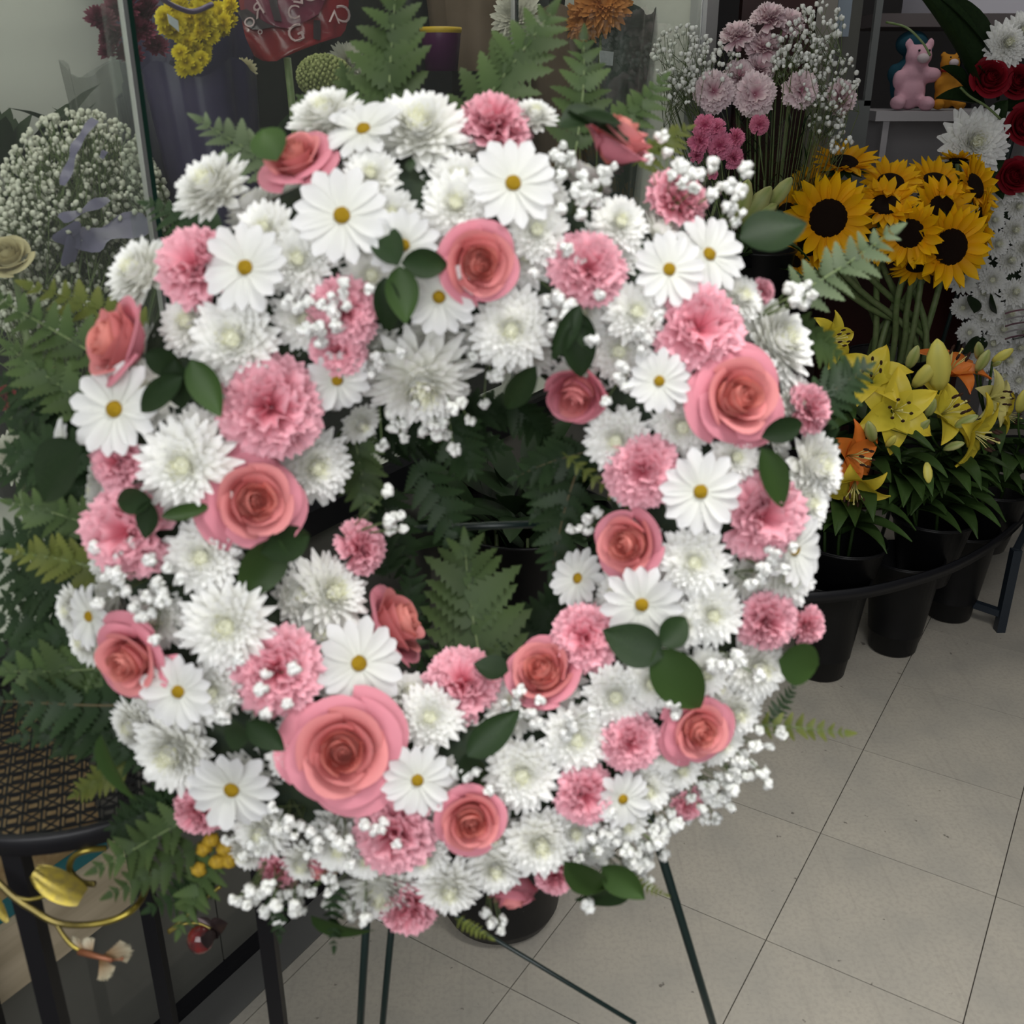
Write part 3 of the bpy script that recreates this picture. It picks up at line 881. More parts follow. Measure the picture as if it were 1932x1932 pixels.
# fern fronds: base px, tip px, half width px, colour, base depth, tip depth, split into leaflets
W_FERN = [(748, 300, 738, -30, 108, 'g', .93, .93, 1), (880, 260, 1040, 0, 92, 'g', .95, .96, 1), (1085, 300, 1098, 55, 66, 'g', .95, .97, 1), (1140, 270, 1262, 140, 55, 'g', .95, .98, 0), (1190, 310, 1310, 240, 45, 'o', .94, .97, 0),
 (570, 340, 368, 215, 62, 'p', .90, .90, 1), (640, 230, 560, 180, 40, 'g', .95, .97, 0), (430, 440, 262, 385, 50, 'd', .90, .93, 0), (700, 250, 640, 120, 50, 'g', .96, .98, 0),
 (290, 640, 40, 530, 60, 'o', .90, .93, 0), (235, 720, -10, 545, 72, 'g', .88, .90, 1), (200, 790, 10, 640, 72, 'g', .88, .89, 1), (190, 860, 0, 850, 72, 'd', .89, .90, 0), (190, 940, 10, 800, 70, 'd', .90, .92, 0),
 (210, 1000, 5, 950, 60, 'g', .88, .88, 1), (215, 1085, 15, 1040, 58, 'o', .86, .86, 1), (210, 1090, -10, 1130, 72, 'd', .90, .92, 0), (230, 1180, 50, 1210, 60, 'd', .88, .88, 0), (270, 1250, -10, 1265, 85, 'g', .87, .87, 1),
 (280, 1320, -20, 1330, 75, 'd', .86, .86, 1), (270, 1370, 70, 1400, 60, 'd', .86, .86, 0), (300, 1430, 120, 1400, 50, 'd', .85, .86, 0), (290, 1300, 100, 1420, 60, 'd', .88, .88, 0), (360, 1550, 165, 1640, 58, 'g', .83, .84, 1), (380, 1590, 195, 1690, 52, 'g', .83, .84, 0),
 (400, 1600, 335, 1770, 48, 'g', .83, .84, 0), (330, 1480, 220, 1600, 60, 'd', .86, .87, 0), (520, 1650, 530, 1775, 30, 'd', .82, .83, 0), (640, 1660, 628, 1795, 26, 'd', .81, .82, 0), (250, 1440, 130, 1500, 40, 'o', .86, .87, 0), (240, 1180, 0, 1010, 70, 'd', .92, .94, 0), (240, 1220, 0, 1200, 70, 'd', .92, .94, 0),
 (200, 760, -20, 720, 70, 'd', .92, .95, 0), (200, 900, -20, 900, 70, 'd', .92, .95, 0), (1478, 565, 1700, 425, 66, 'p', .90, .93, 1), (1490, 600, 1600, 690, 50, 'g', .92, .95, 0), (1515, 780, 1650, 690, 62, 'd', .90, .92, 1), (1520, 800, 1580, 850, 50, 'd', .92, .94, 0),
 (1420, 1375, 1608, 1378, 32, 'o', .86, .88, 1), (1450, 1370, 1500, 1285, 22, 'd', .88, .90, 0), (1190, 1655, 1262, 1690, 14, 'o', .82, .83, 0), (860, 1730, 930, 1775, 16, 'o', .82, .83, 0),
 (905, 1300, 885, 1010, 118, 'g', .90, .92, 1), (660, 790, 690, 980, 62, 'g', .86, .87, 1), (770, 860, 895, 1075, 60, 'd', .92, .95, 0), (840, 780, 900, 900, 62, 'd', .93, .95, 0), (1115, 850, 965, 905, 58, 'd', .91, .93, 1), (1090, 900, 1035, 1090, 66, 'd', .90, .92, 1),
 (1065, 850, 1195, 975, 20, 'o', .84, .82, 0), (1120, 940, 1130, 1060, 36, 'd', .92, .94, 0), (970, 1230, 770, 1255, 60, 'd', .90, .92, 0), (740, 1090, 700, 960, 50, 'd', .92, .94, 0), (1000, 1230, 1060, 1090, 60, 'd', .93, .96, 0), (760, 1240, 780, 1060, 50, 'd', .92, .95, 0), (960, 760, 1040, 830, 50, 'd', .93, .95, 0),
 (240, 1110, -30, 1060, 75, 'd', .91, .93, 0), (230, 1010, -40, 1000, 75, 'd', .92, .94, 0), (240, 1150, -30, 1180, 75, 'd', .92, .93, 0), (230, 1270, -30, 1230, 75, 'd', .91, .92, 0), (220, 830, -30, 760, 75, 'd', .93, .95, 0), (250, 1330, 20, 1390, 60, 'd', .88, .88, 0), (330, 1520, 200, 1560, 55, 'd', .86, .87, 0), (420, 1640, 270, 1720, 50, 'd', .84, .86, 0), (860, 790, 980, 770, 60, 'd', .97, .99, 0), (780, 820, 960, 840, 60, 'd', .97, .99, 0), (690, 790, 850, 815, 60, 'd', .96, .98, 0), (700, 850, 850, 800, 55, 'd', .97, .99, 0), (720, 900, 760, 1100, 60, 'd', .95, .97, 0), (1080, 820, 1000, 980, 60, 'd', .95, .97, 0), (960, 1250, 1080, 1180, 55, 'd', .94, .96, 0)]
for x0, y0, x1, y1, wd, cl, d0, d1, sp in W_FERN:
    p0, p1 = P(x0, y0, d0), P(x1, y1, d1)
    put_frond(wreath, p0, p1, wd * (d0 + d1) / 2 / FPX, cl, None, bool(sp), 8)

# ------------------------------------------------------------------ wire easel under the wreath
easel = thing('wire_easel', 'dark green wire tripod easel holding the large wreath', 'easel', (WC.x, WC.y + 0.1, 0))
apex = WC + WV * 0.30 - WN * 0.12
def leg(px0, py0, d0, px1, py1, d1, ext, r, name='leg'):
    a, c = P(px0, py0, d0), P(px1, py1, d1)
    t = (c - a)
    k = (a.z - 0.002) / -t.z if ext else 1.0
    b = MB(); b.tube([a - t * 0.6, c, a + t * k], r, 8)
    return obj(name, b.mesh(name, EASELM), easel)
leg(690, 1760, 1.04, 680, 1932, 1.14, True, 0.0042)
leg(737, 1770, 1.10, 722, 1932, 1.19, True, 0.0038)
leg(1238, 1580, 0.99, 1345, 1932, 1.16, True, 0.0045)
leg(890, 1745, 1.16, 1200, 1932, 1.10, False, 0.0025, 'brace')
b = MB(); b.tube([P(700, 1000, 1.02), P(1120, 985, 1.02)], 0.004, 8); obj('cross_bar', b.mesh('cross_bar', EASELM), easel)
b = MB(); b.tube([P(1052, 990, 1.0), P(1100, 1110, 0.99)], 0.0045, 8); obj('support_rod', b.mesh('support_rod', EASELM), easel)

# ------------------------------------------------------------------ round metal plant stand with gold vine
SC, SR = Vector((-0.44, 0.879, 0.690)), 0.165
stand = thing('plant_stand', 'round black metal plant stand with lattice top and gold vine decoration', 'plant stand', (SC.x, SC.y, 0))
b = MB()
b.lathe([(SR - .006, .002), (SR, .003), (SR + .002, 0), (SR + .002, -.016), (SR, -.018), (SR - .006, -.017), (SR - .006, .002)], 64, T(*SC))
obj('rim', b.mesh('rim', BLACKM), stand)
b = MB()
pit, bw = 0.0165, 0.0022
Mx = T(*SC) @ rotz(R(20))
n = int(SR / pit) + 1
for i in range(-n, n + 1):
    for ax in (0, 1):
        x = i * pit
        if abs(x) >= SR - .006: continue
        h = math.sqrt((SR - .005) ** 2 - x * x)
        b.box((x, 0, -.003) if ax == 0 else (0, x, -.003), (bw, 2 * h, .0016) if ax == 0 else (2 * h, bw, .0016), Mx)
    for j in range(-n, n + 1):
        cx, cy = (i + .5) * pit, (j + .5) * pit
        if math.hypot(cx, cy) > SR - .013: continue
        if (i + j) % 2:
            for a in (R(45), R(-45)):
                b.box((0, 0, -.003), (pit * 1.2, .0016, .0014), Mx @ T(cx, cy, 0) @ rotz(a))
        else:
            q = pit * .28
            for sx, sy, dx, dy in ((0, q, pit * .62, .0014), (0, -q, pit * .62, .0014), (q, 0, .0014, pit * .62), (-q, 0, .0014, pit * .62)):
                b.box((cx + sx, cy + sy, -.003), (dx, dy, .0014), Mx)
obj('lattice_top', b.mesh('lattice_top', BLACKM, smooth=False), stand, None, 'stuff')
for th in (269, 13, 103, 190):
    q = SC + Vector((math.cos(R(th)), math.sin(R(th)), 0)) * (SR - .008)
    b = MB(); b.box((q.x, q.y, (q.z - .008) / 2), (.0175, .0175, q.z - .008)); obj('leg', b.mesh('leg', BLACKM, smooth=False), stand)
def smooth_pts(pts, k=6):
    out = []
    n = len(pts)
    for i in range(n - 1):
        p0, p1, p2, p3 = pts[max(i - 1, 0)], pts[i], pts[i + 1], pts[min(i + 2, n - 1)]
        for s in range(k):
            t = s / k
            out.append(0.5 * ((2 * p1) + (p2 - p0) * t + (2 * p0 - 5 * p1 + 4 * p2 - p3) * t * t + (3 * p1 - p0 - 3 * p2 + p3) * t ** 3))
    out.append(pts[-1])
    return out
VD = 0.895
def vine(pl, r, name='vine', r2=None):
    b = MB(); b.tube(smooth_pts([P(x, y, d) for x, y, d in pl]), r, 8, r2)
    return obj(name, b.mesh(name, GOLD), stand)
v1 = vine([(-60, 1610, VD), (0, 1668, VD), (28, 1694, VD), (60, 1715, VD), (105, 1740, VD), (160, 1745, VD + .01), (215, 1735, VD + .02), (255, 1712, VD + .03), (276, 1675, VD + .08), (280, 1630, VD + .12)], 0.0030)
vine([(180, 1668, VD + .02), (155, 1665, VD + .02), (137, 1650, VD + .02), (131, 1635, VD + .02), (140, 1615, VD + .02), (165, 1604, VD + .02), (200, 1600, VD + .03)], 0.0028)
vine([(28, 1692, VD), (55, 1697, VD), (85, 1690, VD), (108, 1680, VD)], 0.0018)
vine([(105, 1740, VD), (120, 1765, VD), (138, 1785, VD), (158, 1795, VD)], 0.0020)
vine([(318, 1757, 1.07), (345, 1735, 1.07), (375, 1706, 1.07), (400, 1685, 1.07), (416, 1672, 1.07)], 0.0022)
vine([(375, 1706, 1.07), (392, 1680, 1.07), (402, 1652, 1.07)], 0.0016)
vine([(318, 1760, 1.07), (345, 1744, 1.07), (375, 1742, 1.07), (398, 1752, 1.07)], 0.0018)
# stamped gold leaf
b = MB(); b.blade(1.0, 0.36, 10, 8, lambda v: max(.05, math.sin(math.pi * min(1, .12 + .84 * v)) ** .45), 0.05, -0.25, 0.1, 0.03, 5, 1)
def on_stand(name, me, a, c, wr, nrm=TOCAM):
    x = (c - a); L = x.length; x.normalize()
    z = (nrm - x * nrm.dot(x)).normalized()
    return obj(name, me, stand, Matrix.Translation(a) @ Matrix((x, z.cross(x), z)).transposed().to_4x4() @ Matrix.Diagonal((L, L * wr, L, 1)))
GOLDL = mat('gold_leaf_paint', (0.36, 0.28, 0.04), 0.34, nz=(6, (0.24, 0.19, 0.05)), metal=0.7)
GL = b.mesh('metal_leaf', GOLDL)
on_stand('metal_leaf', GL, P(156, 1692, VD), P(62, 1646, VD - .01), 0.85)
on_stand('metal_leaf', GL, P(-10, 1690, VD), P(12, 1740, VD - .01), 0.5)
# butterfly ornament
WING = mat('butterfly_wing', (0.22, 0.11, 0.035), 0.45, (0.40, 0.37, 0.27), metal=0.2)
BODYB = mat('butterfly_body', (0.26, 0.10, 0.05), 0.4, metal=0.3)
bc = P(178, 1803, VD - .005)
b = MB()
b.tube([P(150, 1795, VD), bc, P(212, 1812, VD - .01)], 0.0032, 8, 0.0018)
b.tube([P(212, 1812, VD - .01), P(226, 1810, VD - .015)], 0.0006, 4); b.ball(P(230, 1809, VD - .015), 0.0018, 6, 4)
bf = obj('butterfly_ornament', b.mesh('butterfly', BODYB), stand)
bf['label'] = 'gold and white butterfly ornament'
def wing_shape(v): return (0.15 + 0.85 * v) * (1 if v < .85 else max(.4, 1 - (v - .85) * 3)) * (1 + .07 * math.sin(v * 40))
b = MB(); b.blade(1, .45, 16, 14, wing_shape, 0.0, 0.15, 0.05, 0.05, 7, 0, .05); WG = b.mesh('wing', WING)
for a, c, wr, zc in ((P(195, 1806, VD), P(252, 1788, VD - .01), .75, 0), (P(172, 1800, VD), P(162, 1770, VD + .005), 1.2, 0), (P(190, 1810, VD), P(207, 1848, VD - .015), .95, 0), (P(160, 1796, VD), P(137, 1766, VD), .4, 0)):
    x = (c - a); L = x.length; x.normalize(); z = (TOCAM + Vector((.3, 0, .2)) - x * (TOCAM + Vector((.3, 0, .2))).dot(x)).normalized()
    obj('wing', WG, bf, Matrix.Translation(a) @ Matrix((x, z.cross(x), z)).transposed().to_4x4() @ Matrix.Diagonal((L, L * wr, L, 1)))
# red cherry-like glass ornament
REDG = mat('red_enamel', (0.20, 0.02, 0.02), 0.12, nz=(80, (0.06, 0.03, 0.03)), coat=0.6)
SMOKE = mat('smoky_metal_leaf', (0.05, 0.035, 0.035), 0.25, metal=0.6)
b = MB(); b.ball(P(378, 1772, 1.07), 0.0155, 16, 10, sc=(.9, .9, 1.0)); ob = obj('bead_ornament', b.mesh('bead', REDG), stand)
ob['label'] = 'dark red glossy bead ornament'
b = MB(); b.blade(1, .5, 8, 6, sh_leaf, .1, -.3, .2); ML = b.mesh('metal_leaf_dark', SMOKE)
for a, c in ((P(398, 1752, 1.07), P(428, 1742, 1.06)), (P(398, 1752, 1.07), P(372, 1732, 1.07)), (P(395, 1755, 1.065), P(392, 1790, 1.05)), (P(400, 1754, 1.07), P(412, 1770, 1.06))):
    x = (c - a); L = x.length; x.normalize(); z = (TOCAM + UPC * .3 - x * (TOCAM + UPC * .3).dot(x)).normalized()
    obj('leaf', ML, ob, Matrix.Translation(a) @ Matrix((x, z.cross(x), z)).transposed().to_4x4() @ Matrix.Diagonal((L, L * .8, L, 1)))

# ------------------------------------------------------------------ black pot on the floor behind the easel
LABELW = mat('white_label', (0.72, 0.76, 0.80), 0.5)
pc = Vector((-0.020, 1.345, 0))
pot = thing('black_pot', 'squat black plastic pot with white sticker on the floor under the wreath', 'pot', pc)
b = MB(); b.lathe([(0, .002), (.072, .002), (.090, .010), (.099, .03), (.108, .16), (.110, .17), (.106, .17), (.10, .155), (.085, .03), (0, .02)], 40, T(*pc))
obj('body', b.mesh('body', BLACKP), pot)
b = MB(); b.lathe([(.1025, .085), (.1055, .13)], 6, T(*pc), R(-76), R(-52)); obj('sticker', b.mesh('sticker', LABELW), pot)

# ------------------------------------------------------------------ bucket rack with buckets
def bucket_prof(r0, r1, h, rings):
    pr = [(0, 0.001), (r0 - .004, 0.001), (r0, .005)]
    for z in rings:
        rr = r0 + (r1 - r0) * z / h
        pr += [(rr - .0005, z - .002), (rr + .0022, z), (rr + .0022, z + .004)]
    pr += [(r1, h - .006), (r1 + .004, h - .004), (r1 + .004, h), (r1 - .001, h), (r0 - .003, .008), (0, .008)]
    return pr
def bucket(c, r0, r1, h, rings, label, tilt=(0, 0)):
    b = MB(); b.lathe(bucket_prof(r0, r1, h, rings), 40)
    o = obj('flower_bucket', b.mesh('flower_bucket', BLACKP), None, Matrix.Translation(c) @ Matrix.Rotation(tilt[0], 4, 'X') @ Matrix.Rotation(tilt[1], 4, 'Y'))
    e = MB(); e.lathe([(r1 + .004, h), (r1 + .0055, h + .002), (r1 + .004, h + .0045), (r1 - .001, h + .003), (r1 - .001, h)], 40)
    obj('rim', e.mesh('rim', BLACKP), o, MW[o.as_pointer()])
    return tag(o, label, 'bucket', 'black flower buckets on the floor rack')
B1, B2, B3 = Vector((0.735, 2.105, 0)), Vector((0.945, 2.215, 0)), Vector((1.150, 2.385, 0))
for c, nm in ((B1, 'tall black bucket nearest the wreath, its base hidden by a round green leaf'), (B2, 'tall black bucket in the middle of the floor row under the yellow lilies'), (B3, 'tall black bucket beside the rack leg')):
    bucket(c, .056, .084, .25, (.055,), nm)
U1, U2, U3 = Vector((0.765, 2.14, 0.155)), Vector((1.012, 2.26, 0.165)), Vector((1.225, 2.43, 0.175))
for c, nm in ((U1, 'black bucket set in the rack ring above the floor bucket nearest the wreath'), (U2, 'black bucket in the middle rack ring with yellow lily leaves hanging over its rim'), (U3, 'black bucket in the rack ring above the rack leg')):
    bucket(c, .058, .092, .17, (), nm)
BS = Vector((1.0, 2.66, 0.36))
bucket(BS, .07, .105, .27, (), 'black bucket holding the thick sunflower stems')
BP_ = Vector((0.66, 2.62, 0.50))
bucket(BP_, .07, .10, .27, (), 'black bucket under the wrapped pale carnation bunch')
rack = thing('bucket_rack', 'low curved black metal bucket rack with square legs', 'rack', (1.0, 2.4, 0))
RCEN = Vector((0.62, 2.98, 0))
band = MB()
pa = [PZ(1380, 1155, .245), PZ(1490, 1142, .245), PZ(1560, 1138, .245), PZ(1640, 1128, .245), PZ(1720, 1108, .245), PZ(1800, 1080, .245), PZ(1870, 1040, .245), PZ(1932, 985, .245), PZ(1990, 900, .245)]
sp = smooth_pts(pa, 5)
vs_, fs, uv = [], [], []
for i, p in enumerate(sp):
    t = (sp[min(i + 1, len(sp) - 1)] - sp[max(i - 1, 0)]).normalized(); nn = Vector((-t.y, t.x, 0)).normalized()
    for dz, dn in ((0, 0), (.028, 0), (.028, .005), (0, .005)):
        vs_.append(p + Vector((0, 0, dz)) + nn * dn); uv.append((0, 0))
for i in range(len(sp) - 1):
    for k in range(4):
        fs.append((i * 4 + k, i * 4 + (k + 1) % 4, i * 4 + 4 + (k + 1) % 4, i * 4 + 4 + k))
band.add(vs_, fs, uv); obj('front_band', band.mesh('front_band', BLACKM), rack)
lg = PZ(1885, 1190, 0)
for q in (lg, Vector((0.70, 2.75, 0)), Vector((1.55, 2.75, 0))):
    b = MB(); b.box((q.x, q.y, .115), (.022, .022, .23)); obj('leg', b.mesh('leg', NAVYM, smooth=False), rack)
b = MB(); b.bar(lg + Vector((0, 0, .05)), lg + Vector((-.30, .30, .05)), .018, .018); obj('foot_bar', b.mesh('foot_bar', NAVYM, smooth=False), rack)
b = MB(); b.bar(lg + Vector((0, 0, .222)), Vector((1.55, 2.75, .222)), .018, .018); obj('side_bar', b.mesh('side_bar', NAVYM, smooth=False), rack)
b = MB(); b.bar((0.70, 2.75, .222), (1.55, 2.75, .222), .018, .018); obj('rear_bar', b.mesh('rear_bar', NAVYM, smooth=False), rack)
b = MB(); b.box((1.0, 2.70, 0.345), (0.95, 0.22, 0.02)); obj('upper_shelf', b.mesh('upper_shelf', BLACKM, smooth=False), rack)
b = MB(); b.box((0.66, 2.64, 0.49), (0.26, 0.26, 0.02)); obj('upper_shelf', b.mesh('upper_shelf', BLACKM, smooth=False), rack)
for x, y, h in ((0.56, 2.75, .48), (0.76, 2.75, .48), (1.4, 2.78, .335)):
    b = MB(); b.box((x, y, h / 2), (.02, .02, h)); obj('post', b.mesh('post', BLACKM, smooth=False), rack)

# ------------------------------------------------------------------ sunflowers
def sun_petals(seed):
    out = []
    rnd = random.Random(seed)
    for lay, n in ((0, 17), (1, 16)):
        for k in range(n):
            b = MB(); b.blade(rnd.uniform(.56, .66), rnd.uniform(.105, .135), 6, 4, sh_sun, 0.10 + .25 * lay + rnd.uniform(-.1, .15), 0.1 + rnd.uniform(-.6, .35), 0.35, .012, 3, rnd.random() * 6, 0, T(0, 0, 0), rnd.uniform(-.3, .3))
            out.append((b, 2 * math.pi * (k + .5 * lay) / n + rnd.uniform(-.08, .08)))
    return out
SUN_B = sun_petals(3)
SUN_P = [(bb.mesh('sunflower_petal', SUNP), a) for bb, a in SUN_B]
b = MB(); b.lathe([(.0, .10), (.12, .105), (.24, .115), (.34, .10), (.41, .04), (.42, -.02), (.25, -.14), (.08, -.2), (0, -.2)], 22)
SUN_D = b.mesh('sunflower_disc', SUND)
b = MB(); rn = random.Random(4)
for k in range(14):
    b.blade(.62, .10, 4, 2, sh_lance, -.25, .5, .3, 0, 1, 0, 0, rotz(k * .449) @ T(.18, 0, -.12))
SUN_S = b.mesh('sepals', LEAF2)
def JS():
    bb = MB()
    for k, a in SUN_B: bb.add(k.v, k.f, k.uv, rotz(a) @ T(.36, 0, .02))
    return bb.mesh('petals', SUNP)
SUN_J = JS()
SUNS = [  # px, py, radius, y distance, facing (x, toward camera, up), label
 (1562, 412, 80, 2.50, (-.12, 1, .25), 'large open sunflower facing forward at the left front of the bunch'),
 (1792, 466, 76, 2.50, (.10, 1, .15), 'large open sunflower facing forward, lowest at the right front'),
 (1776, 396, 62, 2.55, (.15, 1, .45), 'sunflower facing forward just above the lowest right one'),
 (1592, 308, 60, 2.62, (-.05, .42, 1), 'sunflower tipped upward at the very top left of the bunch'),
 (1670, 388, 62, 2.54, (-.2, .65, .95), 'sunflower tipped up between the two large forward-facing ones'),
 (1680, 345, 56, 2.60, (-.1, .6, .9), 'sunflower tipped up in the middle of the back row'),
 (1768, 345, 62, 2.62, (.1, .55, .95), 'sunflower tipped up behind the right front pair'),
 (1716, 440, 62, 2.50, (-.5, .8, -.05), 'sunflower turned toward the pale fern at the lower middle'),
 (1838, 352, 56, 2.62, (.6, .8, .5), 'sunflower turned outward at the upper right of the bunch'),
 (1852, 418, 58, 2.58, (1, .45, .2), 'sunflower seen edge-on at the right side of the bunch'),
 (1484, 405, 50, 2.56, (-.8, .7, .3), 'sunflower turned away at the left edge beside the green buds'),
 (1525, 462, 48, 2.53, (-.6, .8, -.2), 'sunflower drooping low at the left under the large forward-facing one'),
 (1808, 302, 36, 2.72, (.1, -.2, 1), 'small sunflower at the very top right near the white pompom bloom'),
 (1500, 492, 32, 2.52, (-.7, .7, -.5), 'small sunflower low behind the round dark leaf at the wreath edge'),
 (1540, 352, 52, 2.66, (-.3, .5, .7), 'sunflower half hidden under the topmost left one'),
 (1732, 500, 50, 2.53, (-.1, .6, -.75), 'sunflower hanging face-down above the thick stems'),
 (1650, 450, 48, 2.56, (-.3, .9, .0), 'sunflower peeking out behind the pale fern frond')]
for i, (px, py, r, y, fc, lb) in enumerate(SUNS):
    c = PY(px, py, y)
    rm = r * 1.1 * depth(c) / FPX
    n = Vector((fc[0], -fc[1], fc[2])).normalized()
    th = thing('sunflower', lb, 'sunflower', BS + Vector((0, 0, .02)), 'sunflowers in the bucket')
    M = frame(c, n, i * 1.3, None, rm)
    obj('disc', SUN_D, th, M)
    if i < 10:
        for me, a in SUN_P: obj('petal', me, th, M @ rotz(a) @ T(.36, 0, .02))
    else:
        obj('petals', SUN_J, th, M)
    obj('sepals', SUN_S, th, M)
    ang = i * 2.4
    foot = BS + Vector((.05 * math.cos(ang), .05 * math.sin(ang), .02))
    mid = BS + Vector((.07 * math.cos(ang) + .02, .05 * math.sin(ang) - .01, .30))
    b = MB(); b.tube(smooth_pts([c - n * rm * .15, c - n * rm * .8 + Vector((0, 0, -.02)), mid.lerp(c, .45) + Vector((0, 0.02, 0)), mid, foot], 5), .0075, 8, .0085)
    obj('stem', b.mesh('stem', STEM), th)

# ------------------------------------------------------------------ lilies
def lily_petal(m, seed):
    b = MB(); rn = random.Random(seed)
    b.blade(1.0, .30, 9, 5, sh_lance, 1.0, -1.55 + rn.uniform(-.2, .2), 0.35, .02, 2, rn.random() * 5)
    return b.mesh('lily_petal', m)
LP = {k: [lily_petal(m, s) for s in (1, 2, 3)] for k, m in (('y', LILY), ('p', LILYP), ('o', LILYO))}
b = MB()
for k in range(6):
    a = k * 1.047 + .3
    tip = Vector((.22 * math.cos(a), .22 * math.sin(a), .62))
    b.cur = 0; b.tube([(0, 0, .05), Vector((.08 * math.cos(a), .08 * math.sin(a), .35)), tip], .012, 4)
    b.cur = 1; b.ball(tip, .07, 6, 4, sc=(.5, .5, 1.3))
b.cur = 0; b.tube([(0, 0, .05), (0, 0, .72)], .016, 5); b.ball((0, 0, .73), .03, 6, 4)
STAM = b.mesh('stamens', LILYP, ANTH)
def bud_mesh(m):
    b = MB()
    pr = [(0, 0), (.06, .02), (.13, .2), (.165, .45), (.15, .7), (.08, .92), (.02, 1.0), (0, 1.0)]
    vs_, fs, uv = [], [], []
    for i, (r, z) in enumerate(pr):
        for k in range(12):
            a = k * math.pi / 6
            rr = r * (1 + .16 * math.cos(3 * a))
            vs_.append((z, rr * math.cos(a), rr * math.sin(a))); uv.append((k / 12, .5 + .5 * math.cos(3 * a)))
    for i in range(len(pr) - 1):
        for k in range(12): fs.append((i * 12 + k, i * 12 + (k + 1) % 12, i * 12 + 12 + (k + 1) % 12, i * 12 + 12 + k))
    return b.add(vs_, fs, uv).mesh('bud', m)
BUDS = {'g': bud_mesh(BUD), 'y': bud_mesh(BUDY)}
b = MB(); b.blade(1.0, .15, 9, 4, sh_lance, .55, -1.0, .35, .01, 2, 1); LLEAF = b.mesh('lily_leaf', LEAF2)
b = MB(); b.blade(1.0, .17, 9, 4, sh_lance, .8, -1.7, .3, .01, 2, 4); LLEAF2 = b.mesh('lily_leaf', LEAF2)
def lily_stem(base, top, flowers, buds, label, seed, nleaf=10, z0=.2):
    th = thing('lily_stem', label, 'lily', base, 'cut lilies in the black buckets')
    rn = random.Random(seed)
    pts = smooth_pts([base, base.lerp(top, .35) + Vector((rn.uniform(-.01, .01), rn.uniform(-.01, .01), .03)), base.lerp(top, .75), top], 6)
    b = MB(); b.tube(pts, .0045, 6, .003); obj('stem', b.mesh('stem', LEAF2), th)
    nleaf = int(nleaf * 1.6)
    for k in range(nleaf):
        f = .40 + .52 * k / nleaf
        p = pts[int(f * (len(pts) - 1))]
        a = k * 2.2 + seed
        d = Vector((math.cos(a), math.sin(a) - .35, 0)).normalized()
        obj('leaf', LLEAF if k % 2 else LLEAF2, th, Matrix.Translation(p) @ Matrix((d, Vector((0, 0, 1)).cross(d), (0, 0, 1))).transposed().to_4x4() @ Matrix.Scale(rn.uniform(.12, .19), 4))
    for px, py, y, r, cl, fc in flowers:
        c = PY(px, py, y)
        L = r * depth(c) / FPX * 1.25
        n = Vector((fc[0], -fc[1], fc[2])).normalized()
        M = frame(c - n * L * .35, n, seed + px * .1, None, L)
        fl = obj('lily', STAM, th, M)
        for k in range(6):
            obj('petal', LP[cl][k % 3], fl, M @ rotz(k * math.pi / 3) @ T(.03, 0, .0 if k % 2 else -.015))
        b = MB(); b.tube(smooth_pts([top, top.lerp(c, .5) + Vector((0, .01, -.01)), c - n * L * .35], 4), .003, 6); obj('stalk', b.mesh('stalk', LEAF2), th)
    for x0, y0, x1, y1, y, cl in buds:
        a, c = PY(x0, y0, y), PY(x1, y1, y - .02)
        x = (c - a); L = x.length; x.normalize(); z = x.orthogonal().normalized()
        obj('bud', BUDS[cl], th, Matrix.Translation(a) @ Matrix((x, z.cross(x), z)).transposed().to_4x4() @ Matrix.Diagonal((L, L * 1.25, L * 1.25, 1)))
        b = MB(); b.tube(smooth_pts([top, top.lerp(a, .6) + Vector((0, 0, -.012)), a], 4), .0025, 6); obj('stalk', b.mesh('stalk', LEAF2), th)
UZ = Vector((0, 0, .03))
lily_stem(U1 + UZ, PY(1600, 900, 2.16), [(1612, 925, 2.06, 62, 'y', (-.2, .8, -.7)), (1618, 862, 2.08, 62, 'o', (.5, .7, .15))], [], 'lily stem with an orange bloom above a drooping yellow one beside the wreath', 1, 12)
lily_stem(U1 + UZ + Vector((.02, .03, 0)), PY(1640, 760, 2.20), [(1645, 705, 2.18, 66, 'y', (-.3, .6, .8))], [], 'lily stem with an open yellow bloom tipped up behind the dark fern', 2, 10)
lily_stem(U2 + UZ, PY(1690, 850, 2.20), [(1692, 775, 2.12, 74, 'y', (-.1, 1, .35))], [(1648, 832, 1638, 795, 2.10, 'g'), (1672, 842, 1690, 822, 2.10, 'y')], 'lily stem with the large yellow bloom facing forward in front', 3, 14)
lily_stem(U2 + UZ + Vector((-.02, .03, 0)), PY(1750, 790, 2.32), [(1800, 685, 2.36, 66, 'o', (.2, .3, .9))], [(1712, 695, 1732, 652, 2.25, 'g'), (1772, 735, 1768, 640, 2.22, 'y'), (1722, 730, 1768, 680, 2.22, 'y'), (1712, 750, 1728, 790, 2.2, 'y')], 'lily stem with the orange bloom behind upright yellow-green buds', 4, 10)
lily_stem(U2 + UZ + Vector((.02, .0, 0)), PY(1775, 850, 2.24), [(1795, 772, 2.20, 70, 'y', (.45, .55, .6))], [(1748, 785, 1764, 752, 2.15, 'g'), (1722, 818, 1754, 792, 2.13, 'g'), (1748, 872, 1752, 912, 2.10, 'y')], 'lily stem with a side-on yellow bloom and green buds in the middle', 5, 14)
lily_stem(U3 + UZ, PY(1800, 850, 2.30), [(1850, 822, 2.20, 74, 'y', (.8, .7, -.2))], [(1802, 806, 1846, 784, 2.18, 'g'), (1780, 848, 1820, 836, 2.16, 'g')], 'lily stem with a yellow bloom opening toward the side at the lower right', 6, 12)
